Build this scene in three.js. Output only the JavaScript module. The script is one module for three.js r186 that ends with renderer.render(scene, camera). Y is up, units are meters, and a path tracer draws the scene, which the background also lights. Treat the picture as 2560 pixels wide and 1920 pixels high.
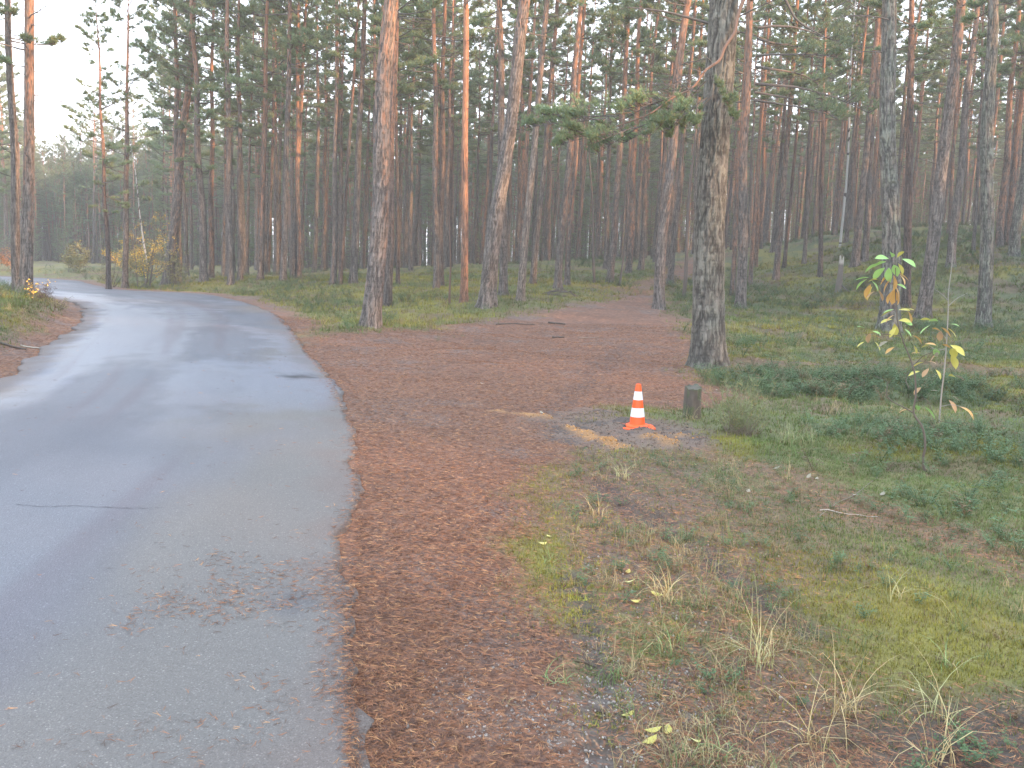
import * as THREE from 'three';
import { mergeGeometries } from 'three/addons/utils/BufferGeometryUtils.js';

// ---------------------------------------------------------------- camera, sky, sun, exposure
const scene = new THREE.Scene();
const camera = new THREE.PerspectiveCamera(46.8, 4 / 3, 0.1, 900);
camera.position.set(0, 1.7, 0);
camera.rotation.order = 'YXZ';
camera.rotation.set(-7.7 * Math.PI / 180, 0, 1.5 * Math.PI / 180);
const renderer = new THREE.WebGLRenderer({ antialias: true });
renderer.toneMapping = THREE.LinearToneMapping;
renderer.toneMappingExposure = 3.25;
renderer.shadowMap.enabled = true;
{ // thin bright cloud veil: white near the horizon, pale blue overhead, the same all round
  const w = 512, h = 256, a = new Float32Array(w * h * 4);
  for (let j = 0; j < h; j++) {
    const up = Math.max(0, Math.sin(((j + 0.5) / h - 0.5) * Math.PI)), t = Math.pow(up, 0.6);
    for (let i = 0; i < w; i++) {
      const k = (j * w + i) * 4;
      a[k] = 1.12 - 0.46 * t; a[k + 1] = 1.16 - 0.34 * t; a[k + 2] = 1.22 - 0.14 * t; a[k + 3] = 1;
    }
  }
  const sky = new THREE.DataTexture(a, w, h, THREE.RGBAFormat, THREE.FloatType);
  sky.mapping = THREE.EquirectangularReflectionMapping; sky.magFilter = THREE.LinearFilter; sky.minFilter = THREE.LinearFilter; sky.needsUpdate = true;
  scene.background = sky; scene.environment = sky;
}
const SUN_DIR = new THREE.Vector3(0.90, 0.25, 0.36).normalize();
const sun = new THREE.DirectionalLight(0xffc48a, 3.8);
sun.position.copy(SUN_DIR).multiplyScalar(160); sun.target.position.set(0, 0, -30); scene.add(sun, sun.target);
sun.castShadow = true; sun.shadow.mapSize.set(4096, 4096); sun.shadow.radius = 2;
Object.assign(sun.shadow.camera, { left: -110, right: 110, top: 70, bottom: -70, near: 1, far: 420 });
scene.fog = new THREE.FogExp2(0xf0ede6, 0.0016);

// ---------------------------------------------------------------- terrain (metres; camera stands at x=0, z=0 and looks along -z)
const clamp = (v, a, b) => v < a ? a : v > b ? b : v;
const smooth = (a, b, v) => { const t = clamp((v - a) / (b - a), 0, 1); return t * t * (3 - 2 * t); };
const lerp = (a, b, t) => a + (b - a) * t;
function rng(seed) { let s = seed >>> 0; return () => { s = (s + 0x6D2B79F5) >>> 0; let t = Math.imul(s ^ (s >>> 15), 1 | s); t = (t + Math.imul(t ^ (t >>> 7), 61 | t)) ^ t; return ((t ^ (t >>> 14)) >>> 0) / 4294967296; }; }
function hash2(i, j, k = 0) { let h = Math.imul(i, 374761393) + Math.imul(j, 668265263) + Math.imul(k, 1274126177) | 0; h = Math.imul(h ^ (h >>> 13), 1274126177); return ((h ^ (h >>> 16)) >>> 0) / 4294967296; }
function noise(x, y, k = 0) {
  const i = Math.floor(x), j = Math.floor(y); let u = x - i, v = y - j; u = u * u * (3 - 2 * u); v = v * v * (3 - 2 * v);
  const a = hash2(i, j, k), b = hash2(i + 1, j, k), c = hash2(i, j + 1, k), d = hash2(i + 1, j + 1, k);
  return a + (b - a) * u + (c - a) * v + (a - b - c + d) * u * v;
}
function fbm(x, y, n = 4, k = 0) { let s = 0, a = 0.5, t = 0; for (let i = 0; i < n; i++) { s += a * noise(x, y, k + i * 17); t += a; a *= 0.5; x = x * 2.03 + 3.1; y = y * 2.03 + 1.7; } return s / t; }
// the road's two edges, [x, z]
const ROAD_R = [[0.1, 6], [-0.2, 2], [-0.42, -2.4], [-0.72, -3.9], [-1.04, -5.9], [-1.5, -8.4], [-2.5, -12.1], [-3.45, -15], [-5.0, -20], [-6.9, -25.8], [-9.2, -31.2], [-11.4, -35.3], [-13.6, -38.4], [-15.6, -39.6], [-17.4, -40.4], [-19.3, -42.4], [-22.2, -46.6], [-25.6, -51.5], [-31, -55], [-40, -57], [-60, -58]];
const ROAD_L = [[-4.9, 6], [-5.0, 2], [-5.1, -2.4], [-5.2, -4], [-5.35, -6], [-5.8, -8.6], [-6.5, -11.2], [-8.1, -15.3], [-9.5, -19], [-11.1, -22.8], [-13.1, -27], [-15.4, -30.6], [-17.8, -33.2], [-20.5, -35.2], [-23, -37.6], [-26, -41], [-29.5, -46], [-34, -49.5], [-42, -51.5], [-60, -52.5]];
const PATH = [[0.2, -9.5], [1.2, -11], [2.4, -13.5], [3.4, -17], [4.0, -21], [4.6, -26], [5.2, -31], [6.0, -36], [7.6, -42], [10, -49], [13, -58], [16, -70]];
function distPoly(p, x, z) {   // signed: + on the right of the line as it runs away from the viewer; also the distance along it
  let best = 1e9, sgn = 1, along = 0, run = 0;
  for (let i = 0; i + 1 < p.length; i++) {
    const ax = p[i][0], az = p[i][1], bx = p[i + 1][0] - ax, bz = p[i + 1][1] - az, l2 = bx * bx + bz * bz;
    const t = clamp(((x - ax) * bx + (z - az) * bz) / l2, 0, 1), dx = x - ax - bx * t, dz = z - az - bz * t, q = dx * dx + dz * dz;
    if (q < best) { best = q; sgn = bx * dz - bz * dx > 0 ? 1 : -1; along = run + Math.sqrt(l2) * t; }
    run += Math.sqrt(l2);
  }
  return [Math.sqrt(best) * sgn, along];
}
function groundHeight(x, z) {
  const d = -z;
  let h = smooth(30, 62, d) * clamp(1.45 + 0.075 * x, 0.15, 4.2);
  h += 1.75 * smooth(10, 23, x) * smooth(28, 43, d) * (1 - 0.5 * smooth(50, 70, d));
  const r = distPoly(ROAD_R, x, z)[0], l = distPoly(ROAD_L, x, z)[0];
  const off = Math.max(r, -l);                       // metres off the road
  h += 0.38 * smooth(1.5, 6, r) * smooth(22, 36, d) * (1 - smooth(0, 14, x));
  h += 0.46 * smooth(0.05, 1.5, -l) * smooth(8, 20, d);
  const wild = smooth(0.3, 2.5, off);
  if (wild > 0) {
    const pth = 1 - smooth(1.2, 2.6, Math.abs(distPoly(PATH, x, z)[0]));
    const w = wild * (1 - 0.75 * pth);
    h += w * ((fbm(x * 0.22, z * 0.22, 3, 5) - 0.5) * 0.34 * smooth(6, 20, d) + (fbm(x * 0.9, z * 0.9, 3, 9) - 0.5) * 0.13);
    const mossy = smooth(2.4, 4.5, x - 0.02 * d) * smooth(3, 8, d);
    h += mossy * (fbm(x * 1.5, z * 1.5, 3, 21) - 0.45) * 0.27;
  }
  return h;
}
// every pine that the picture lets one tell apart: x, z, thickness, lean to the right in degrees, bark, height, label
const PINES = [
  [-14.25, -25.96, 0.33, 3.9, 'mid', 20, "front trunk of the two pines on the grassy verge inside the road bend"],
  [-14.93, -26.77, 0.24, 1, 'grey', 19, "thinner grey pine just behind another trunk on the grassy verge inside the bend"],
  [-18.58, -40.82, 0.22, -0.5, 'dark', 12.6, "slender dark pine with a small open top beside the yellow-leaved shrub"],
  [-19.07, -43.63, 0.29, 2.3, 'grey', 14.5, "slim grey-brown pine standing in the yellow-leaved shrub at the road's far edge"],
  [-18.29, -46.94, 0.49, 6.7, 'mid', 21, "stout leaning pine with forked crown at the outer edge of the road bend"],
  [-17.77, -47.1, 0.33, 1, 'grey', 19, "straighter grey pine close behind the stout leaning one at the road bend"],
  [-15.63, -44.9, 0.38, -1.7, 'grey', 20, "grey pine leaning left, third trunk along the outer edge of the bend"],
  [-16.38, -48.16, 0.29, 1.5, 'low', 20, "straight reddish pine set back behind the outer edge of the road bend"],
  [-13.66, -42.98, 0.3, 0.3, 'grey', 21, "dark-footed grey pine beside the outer end of the needle strip"],
  [-13.67, -44.41, 0.26, 0.7, 'grey', 20, "thin grey pine a step behind the dark-footed one near the bend"],
  [-12.67, -44.42, 0.29, 2.1, 'low', 21, "pine with salmon-red upper trunk and dark cracked foot above the road's curve"],
  [-22.29, -77.24, 0.36, 0.9, 'low', 21, "distant thin reddish pine showing just behind a salmon-red trunk"],
  [-11.35, -43.74, 0.31, 1.7, 'grey', 21, "dark rough-barked pine between a salmon-red trunk and a right-leaning orange one"],
  [-11.17, -44.98, 0.26, 3.1, 'mid', 19, "pine bending right with a bright orange flank beyond the road's curve"],
  [-10.85, -44.9, 0.23, 0.6, 'low', 19, "thin pale tan pine beside the one bending right with an orange flank"],
  [-8.03, -39.46, 0.25, 1.7, 'mid', 20, "straight pine, dark at the foot and tan above, behind the needle-strewn verge"],
  [-7.69, -39.28, 0.18, 4, 'dark', 18, "thin dark pine leaning sharply right against a thicker grey trunk"],
  [-7.2, -39.78, 0.32, 2.5, 'grey', 21, "thick grey-brown pine behind a thin dark leaning one, left of the roadside pine"],
  [-3.59, -22.21, 0.43, 3.2, 'mid', 21, "large flaky-barked pine standing nearest the road where the dirt path begins"],
  [-4.42, -30.97, 0.28, 1.1, 'dark', 20, "dark pine half hidden behind the large roadside pine"],
  [-5.3, -40.6, 0.18, -1.3, 'dark', 18, "thin dark pine just right of the large roadside pine"],
  [-6.16, -53, 0.24, -0.2, 'grey', 20, "slim grey pine far back on the mossy rise behind the roadside pine"],
  [-3.33, -37.88, 0.26, -1.2, 'mid', 20, "left stem of a close pair of pines that spread apart high up"],
  [-3.27, -39.69, 0.27, -0.3, 'dark', 20, "right stem of a close pair of pines that spread apart high up"],
  [-1.76, -31.24, 0.26, -0.7, 'red', 21, "straight brick-orange pine, evenly coloured almost to the ground"],
  [-0.91, -29.83, 0.5, 3.8, 'grey', 22, "broad grey pine with flared pale foot at the mossy edge left of the path"],
  [-0.43, -33.94, 0.31, -2.6, 'grey', 20, "pinkish-grey pine half hidden behind the broad grey one by the path"],
  [0.21, -31.65, 0.27, 3, 'pale', 20, "crooked pine with a whitish foot leaning right, beside the broad grey one"],
  [0.84, -41.02, 0.28, 2.8, 'grey', 20, "grey pine leaning right behind the crooked whitish-footed one"],
  [1.9, -39.06, 0.33, 2.1, 'mid', 21, "pine with a dark soil hollow at its foot, orange higher up"],
  [2.39, -40.76, 0.25, 1.7, 'low', 20, "bright orange slimmer pine crossing just right of the one above the soil hollow"],
  [5.2, -51.22, 0.29, -0.8, 'grey', 19, "dark straight pine deep behind the mossy rise, left of the path's end"],
  [4.56, -42.79, 0.32, 1.3, 'mid', 20, "leaning pine on the mossy rise, nearest of those left of the path's end"],
  [6.13, -48.53, 0.36, 0.1, 'low', 20, "vivid orange pine on the rise, reddest trunk above the end of the path"],
  [6.97, -49.55, 0.31, 1.5, 'mid', 19, "slim dark-footed pine with orange top where the path disappears"],
  [5.26, -32.3, 0.37, 3, 'mid', 21, "tall leaning pine at the right edge of the path, orange from mid height"],
  [7.56, -43.46, 0.27, 2.2, 'grey', 20, "grey pine close behind the tall leaning one at the right edge of the path"],
  [3.41, -15.38, 0.53, 0, 'gmid', 22, "biggest pine, thick furrowed grey trunk behind the traffic cone"],
  [8.98, -44.54, 0.26, -1.5, 'pale', 18, "pale slim pine peeping out left of the biggest trunk"],
  [9.44, -38.69, 0.22, -0.2, 'low', 19, "slim pine with an orange strip showing right of the biggest trunk"],
  [8.72, -34.36, 0.38, -0.5, 'mid', 21, "tall pine right of the biggest trunk, grey below and orange above"],
  [11.44, -43.43, 0.2, 0, 'low', 19, "thin orange pine behind the tall one right of the biggest trunk"],
  [12.99, -44.5, 0.31, 0.2, 'mid', 20, "pine on the green slope with an orange upper trunk, first right of the gap"],
  [14.27, -47.54, 0.2, 1.3, 'dark', 18, "thin dark leaning pine on the slope beside an orange-topped one"],
  [15.32, -47.55, 0.2, -0.9, 'grey', 18, "thin upright grey pine far up the green slope"],
  [14.68, -43.05, 0.23, -2.8, 'dark', 17, "dark forked-foot pine on the slope left of the broken snag"],
  [16.73, -44.13, 0.37, 0.5, 'mid', 20, "leaning pine with tan upper trunk on the slope behind the leafy sapling"],
  [17.38, -44.74, 0.32, 0.1, 'grey', 20, "grey pine just right of the tan-topped leaning one on the slope"],
  [11.03, -26.07, 0.53, -2.7, 'lichen', 22, "large lichen-grey pine rising directly behind the leafy sapling"],
  [15.24, -34.66, 0.32, -4.3, 'dark', 20, "blackish pine close against the large lichen-grey trunk"],
  [14.99, -32.61, 0.47, 1.1, 'grey', 21, "sturdy pine leaning right on the mossy bank, right of the blackish one"],
  [19.89, -40.94, 0.36, 0.4, 'grey', 20, "grey pine leaning right higher up the mossy bank"],
  [21.96, -43.16, 0.16, -2.7, 'grey', 17, "very thin upright pine on the crest of the mossy bank"],
  [14.83, -28.08, 0.41, -4, 'lichen', 21, "tall greenish-grey pine at the foot of the mossy bank"],
  [24.08, -44.8, 0.34, -0.8, 'low', 20, "reddish leaning pine on the crest of the bank, near the picture's edge"],
  [24.71, -45.36, 0.29, -0.1, 'low', 19, "second reddish leaning pine on the crest, outermost of its pair"],
  [23.44, -42.24, 0.44, 1.2, 'lichen', 19, "pine with pale lichen-covered foot at the outermost edge of the bank"],
];
const PIN_AT = {A1: -0.5489, A3: -0.4552, A5: -0.3896, A9: -0.3178, B1: -0.2852, B4: -0.2483, B6: -0.2035, B9: -0.1616, B13: -0.0879, B16: -0.0563, B17: -0.0305, C2: 0.0066, C4: 0.0486, C8: 0.1066, C10: 0.1263, C12: 0.1628, C15: 0.2217, C18: 0.2538, D1: 0.2919, D5: 0.3623, D6: 0.3791, D9: 0.4231, D11: 0.4597, D14: 0.5281, D17: 0.5549};   // bearings (x per metre ahead) of the pines that the labels of others refer to
// ---------------------------------------------------------------- helpers
const V = (x, y, z) => new THREE.Vector3(x, y, z);
const taken = new Map();
function numbered(name) { const n = taken.get(name) || 0; taken.set(name, n + 1); return n ? name + '_' + String(n).padStart(3, '0') : name; }
function tag(o, label, category, group, kind) { o.userData.label = label; if (category) o.userData.category = category; if (group) o.userData.group = group; if (kind) o.userData.kind = kind; return o; }
function top(o, name) { o.name = numbered(name); scene.add(o); return o; }
function part(parent, name, geometry, material) { const m = new THREE.Mesh(geometry, material); m.name = name; m.castShadow = m.receiveShadow = true; parent.add(m); return m; }
class Acc {   // collects triangles
  constructor() { this.p = []; this.i = []; this.u = []; this.c = []; }
  get n() { return this.p.length / 3; }
  v(x, y, z, u = 0, w = 0) { this.p.push(x, y, z); this.u.push(u, w); return this.n - 1; }
  col(r, g, b) { this.c.push(r, g, b); }
  tri(a, b, c) { this.i.push(a, b, c); }
  tube(pts, rad, sides = 4, uvs = 1) {
    const n = pts.length, T = V(0, 0, 0), A = V(0, 0, 0), B = V(0, 0, 0); let first = this.n, run = 0;
    for (let k = 0; k < n; k++) {
      T.subVectors(pts[Math.min(k + 1, n - 1)], pts[Math.max(k - 1, 0)]).normalize();
      A.set(T.y, -T.x, 0); if (A.lengthSq() < 1e-4) A.set(1, 0, 0); A.addScaledVector(T, -A.dot(T)).normalize(); B.crossVectors(T, A);
      if (k) run += pts[k].distanceTo(pts[k - 1]);
      for (let s = 0; s < sides; s++) { const f = s / sides * Math.PI * 2, c = Math.cos(f) * rad[k], d = Math.sin(f) * rad[k]; this.v(pts[k].x + A.x * c + B.x * d, pts[k].y + A.y * c + B.y * d, pts[k].z + A.z * c + B.z * d, s / sides * uvs, run * uvs); }
    }
    for (let k = 0; k + 1 < n; k++) for (let s = 0; s < sides; s++) { const a = first + k * sides + s, b = first + k * sides + (s + 1) % sides; this.tri(a, b, b + sides); this.tri(a, b + sides, a + sides); }
    const e = this.v(pts[n - 1].x, pts[n - 1].y, pts[n - 1].z); for (let s = 0; s < sides; s++) this.tri(first + (n - 1) * sides + s, first + (n - 1) * sides + (s + 1) % sides, e);
  }
  geo(flat = false) {
    const g = new THREE.BufferGeometry(); g.setAttribute('position', new THREE.Float32BufferAttribute(this.p, 3)); g.setAttribute('uv', new THREE.Float32BufferAttribute(this.u, 2));
    if (this.c.length) g.setAttribute('color', new THREE.Float32BufferAttribute(this.c, 3));
    g.setIndex(this.p.length / 3 > 65535 ? new THREE.Uint32BufferAttribute(this.i, 1) : new THREE.Uint16BufferAttribute(this.i, 1)); if (!flat) g.computeVertexNormals(); return g;
  }
}
const S = (r, g, b) => new THREE.Color().setRGB(r, g, b);
function mat(c, roughness = 0.9, extra = {}) { return new THREE.MeshStandardMaterial({ color: c, roughness, ...extra }); }
function byteTexture(w, h, fill, srgb, repeat = true) {
  const a = new Uint8Array(w * h * 4); fill(a, w, h);
  const t = new THREE.DataTexture(a, w, h); t.magFilter = t.minFilter = THREE.LinearFilter; t.wrapS = t.wrapT = repeat ? THREE.RepeatWrapping : THREE.ClampToEdgeWrapping;
  if (srgb) t.colorSpace = THREE.SRGBColorSpace; t.needsUpdate = true; return t;
}
const toS = (() => { const t = new Uint8Array(4097); for (let i = 0; i <= 4096; i++) { const l = i / 4096; t[i] = Math.round(255 * (l <= 0.0031308 ? 12.92 * l : 1.055 * Math.pow(l, 1 / 2.4) - 0.055)); } return v => t[v <= 0 ? 0 : v >= 1 ? 4096 : v * 4096 | 0]; })();
function sdPoly(p, x, z) {   // signed distance to a closed outline, negative inside
  let best = 1e9, inside = false;
  for (let i = 0, j = p.length - 1; i < p.length; j = i++) {
    const ax = p[j][0], az = p[j][1], cx = p[i][0], cz = p[i][1], bx = cx - ax, bz = cz - az;
    const t = clamp(((x - ax) * bx + (z - az) * bz) / (bx * bx + bz * bz), 0, 1), dx = x - ax - bx * t, dz = z - az - bz * t;
    best = Math.min(best, dx * dx + dz * dz);
    if ((az > z) !== (cz > z) && x < (cx - ax) * (z - az) / (cz - az) + ax) inside = !inside;
  }
  return Math.sqrt(best) * (inside ? -1 : 1);
}

// ---------------------------------------------------------------- what covers the ground where
const LITTER = [[0.9, 6], [0.5, -1], [0.36, -2.87], [0.24, -4.2], [0.25, -5.25], [0.28, -6.3], [0.56, -7.6], [0.7, -8.85], [0.72, -9.7], [1.3, -10.5], [2.3, -11.0], [3.2, -11.5], [3.2, -12.4], [2.7, -13.5], [2.9, -14.5], [3.9, -16.6], [4.6, -21], [5.3, -27.7], [5.8, -33], [6.7, -41.7], [9.6, -47], [13, -57], [16, -70], [14.5, -71], [11.2, -58], [7.9, -48], [5.3, -41], [3.5, -34.6], [1.8, -31], [0.2, -28], [-1.3, -25], [-3.5, -21.6], [-4.6, -20.4], [-4.8, -18], [-2, -8], [-0.6, 6]];
const TRAIL_A = [[3.4, -15.6], [5, -16.3], [6.3, -16.5], [9, -15.5], [14, -14.8], [22, -15.5]];   // foot trail past the biggest pine
const TRAIL_B = [[1.4, -9.1], [1.9, -8.0], [2.55, -6.7], [3.05, -5.3], [3.5, -4.0], [3.7, -2.6]];   // worn strip across the moss
const RUT = [[0.72, -6.9], [0.98, -5.95], [1.16, -4.95], [1.42, -4.1]];
const TRACK = [[0.30, -2.3], [0.36, -2.9], [0.41, -3.5], [0.40, -4.1], [0.34, -4.7]];
const WHEEL = [[0.45, -8.6], [0.5, -10], [0.72, -11.4], [1.15, -13.2], [1.75, -16.2], [2.4, -19]];
const SANDS = [[-0.15, -10.1, 0.30, -9.88, 0.11], [0.25, -9.86, 0.5, -9.72, 0.05], [0.60, -9.3, 0.80, -8.9, 0.08], [0.84, -8.75, 1.02, -8.4, 0.08], [1.42, -8.75, 1.55, -8.62, 0.07], [1.75, -9.05, 1.95, -8.95, 0.08]];
function segDist(x, z, ax, az, bx, bz) { bx -= ax; bz -= az; const t = clamp(((x - ax) * bx + (z - az) * bz) / (bx * bx + bz * bz), 0, 1); return Math.hypot(x - ax - bx * t, z - az - bz * t); }
function cover(x, z) {   // shares of each cover at a point
  const d = -z, r = distPoly(ROAD_R, x, z)[0], l = -distPoly(ROAD_L, x, z)[0];
  const n = fbm(x * 0.9, z * 0.9, 4, 31) - 0.5, n2 = fbm(x * 3.1, z * 3.1, 3, 41) - 0.5, far = smooth(10, 24, d);
  let litter = 1 - smooth(-0.3 - 0.5 * far, 0.3 + 0.7 * far, sdPoly(LITTER, x, z) + n * lerp(0.9, 1.8, far) + n2 * 0.5);
  const stripR = (r > -0.5 ? 1 - smooth(0.5, 1.5, r + n * 1.2) : 0) * smooth(18, 22, d), stripL = (l > -0.5 ? 1 - smooth(0.4, 1.5, l + n * 1.4) : 0) * smooth(4, 9, d);
  litter = Math.max(litter, stripR, stripL * 0.95);
  const trailA = 1 - smooth(0.3, 0.9, Math.abs(distPoly(TRAIL_A, x, z)[0]) + n * 0.9);
  const trailB = 1 - smooth(0.12, 0.5, Math.abs(distPoly(TRAIL_B, x, z)[0]) + n * 0.5);
  const rut = (1 - smooth(0.04, 0.2, Math.abs(distPoly(RUT, x, z)[0]) + n2 * 0.2)) * (z > -7.2 && z < -3.8 ? 1 : 0);
  const track = (1 - smooth(0.05, 0.13, Math.abs(distPoly(TRACK, x, z)[0]) + n2 * 0.08)) * (z > -4.9 ? 1 : 0);
  const wheel = 1 - smooth(0.05, 0.3, Math.abs(distPoly(WHEEL, x, z)[0]) + n2 * 0.35);
  let dirt = 1 - smooth(0.65, 1.1, Math.hypot((x - 1.25) / 1.15, (z + 9.1) / 0.95) + n * 0.7 + n2 * 0.4);
  dirt = Math.max(dirt, 0.8 * (1 - smooth(0.15, 0.4, segDist(x, z, 0.35, -9.6, 0.95, -10.3) + n2 * 0.4)));
  let sand = 0; for (const s of SANDS) sand = Math.max(sand, 1 - smooth(s[4] * 0.4, s[4] * 1.5, segDist(x, z, s[0], s[1], s[2], s[3]) + n2 * 0.34));
  const gravel = (1 - smooth(0.2, 1, Math.hypot((x - 0.1) / 0.55, (z + 3.0) / 1.1) + n * 0.8)) + (1 - smooth(0.2, 1, Math.hypot((x - 0.62) / 0.4, (z + 3.6) / 0.9) + n * 0.9)) * 0.8;
  const verge = smooth(-0.2, 0.2, x - 0.35) * (1 - smooth(1.1, 2.1, x - 0.15 * Math.max(0, d - 6) + n * 1.0)) * (1 - smooth(8, 11, d));
  const corner = (1 - smooth(0.35, 1.0, Math.hypot((x - 2.0) / 1.0, (z + 3.0) / 0.75) + n * 0.6));
  const bil = 1 - smooth(0.6, 1.15, Math.hypot((x - 5.0) / 2.3, (z + 13.1) / 1.8) + n * 0.8 + n2 * 0.3);   // bilberry round the biggest pine
  return { litter, trail: Math.max(trailA * 0.85, trailB * 0.8), rut, track, wheel, dirt, sand, gravel: clamp(gravel, 0, 1), verge, corner, bil, r, l, n, n2 };
}
const mixTo = (c, r, g, b, t) => { if (t > 0) { c[0] += (r - c[0]) * t; c[1] += (g - c[1]) * t; c[2] += (b - c[2]) * t; } };
function groundColor(x, z, k, c) {
  const a = fbm(x * 0.33, z * 0.33, 3, 51), b = fbm(x * 1.4, z * 1.4, 3, 61), e = fbm(x * 0.6 + 9, z * 0.6, 3, 71), f = fbm(x * 5, z * 5, 2, 81);
  const right = smooth(2, 7, x + 0.1 * z + 1.5);
  c[0] = 0.165; c[1] = 0.160; c[2] = 0.055;
  mixTo(c, 0.215, 0.19, 0.042, smooth(0.44, 0.60, a + (b - 0.5) * 0.5 + 0.08 * smooth(6, 2, x) * smooth(16, 24, -z)));                      // yellow-green moss
  mixTo(c, 0.110, 0.125, 0.058, smooth(0.46, 0.62, e + (b - 0.5) * 0.4) * (0.35 + 0.5 * right));  // green herbs
  mixTo(c, 0.165, 0.110, 0.068, smooth(0.50, 0.66, fbm(x * 0.8 + 4, z * 0.8 - 7, 3, 91)) * 0.75);     // needles lying in the moss
  mixTo(c, 0.150, 0.105, 0.074, k.verge * smooth(0.30, 0.62, f * 0.6 + b * 0.55) * 0.95);
  mixTo(c, 0.090, 0.068, 0.054, k.corner * 0.95);  // brown soil, with the lens vignette of this corner painted in as darkening
  mixTo(c, 0.190, 0.110, 0.070, k.trail * 0.9);
  mixTo(c, 0.085, 0.11, 0.06, k.bil * 0.6);
  const lv = 0.8 + 0.4 * b + (f - 0.5) * 0.3;
  mixTo(c, 0.205 * lv, 0.106 * lv, 0.066 * lv, k.litter);
  mixTo(c, 0.180, 0.140, 0.120, k.litter * smooth(0.56, 0.70, fbm(x * 1.1 + 30, z * 1.5, 4, 95)) * 0.6);   // trodden greyer soil shows through
  mixTo(c, 0.105, 0.076, 0.064, k.wheel * 0.75);
  mixTo(c, 0.175, 0.122, 0.090, k.dirt * (0.75 + 0.25 * b));
  mixTo(c, 0.075, 0.060, 0.052, k.dirt * smooth(0.56, 0.64, fbm(x * 4, z * 4, 3, 99)) * 0.7);
  mixTo(c, 0.40, 0.205, 0.070, k.sand * (0.35 + 0.6 * f));
  mixTo(c, 0.075, 0.056, 0.044, Math.max(k.rut * 0.85, k.track * 0.85));
  mixTo(c, 0.17, 0.145, 0.125, k.gravel * smooth(0.45, 0.6, f) * 0.5);
  for (let i = 0; i < 3; i++) c[i] *= 0.78;   // ground colour darkened evenly in place of a lower exposure
}
// the cover is worked out on a lattice once and read back by everything that grows or lies on the ground
const KEYS = ['litter', 'trail', 'rut', 'track', 'wheel', 'dirt', 'sand', 'gravel', 'verge', 'corner', 'bil', 'r', 'l', 'n', 'n2'];
function lattice(x0, z0, size, n) {
  const f = KEYS.map(() => new Float32Array((n + 1) * (n + 1)));
  for (let j = 0; j <= n; j++) for (let i = 0; i <= n; i++) { const k = cover(x0 + size * i / n, z0 + size * j / n); KEYS.forEach((q, m) => f[m][j * (n + 1) + i] = k[q]); }
  const out = {};
  return (x, z) => {
    const u = clamp((x - x0) / size * n, 0, n - 1e-4), v = clamp((z - z0) / size * n, 0, n - 1e-4), i = u | 0, j = v | 0, a = u - i, b = v - j, o = j * (n + 1) + i;
    for (let m = 0; m < KEYS.length; m++) { const t = f[m]; out[KEYS[m]] = (t[o] * (1 - a) + t[o + 1] * a) * (1 - b) + (t[o + n + 1] * (1 - a) + t[o + n + 2] * a) * b; }
    return out;
  };
}
const NEAR = { x0: -8, z0: -14, s: 16 }, MID = { x0: -48, z0: -92, s: 96 };
const nearCover = lattice(NEAR.x0, NEAR.z0, NEAR.s, 256), midCover = lattice(MID.x0, MID.z0, MID.s, 320);
const inNear = (x, z) => x > NEAR.x0 && x < NEAR.x0 + NEAR.s && z > NEAR.z0 && z < NEAR.z0 + NEAR.s;
const coverAt = (x, z) => inNear(x, z) ? nearCover(x, z) : midCover(x, z);
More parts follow.
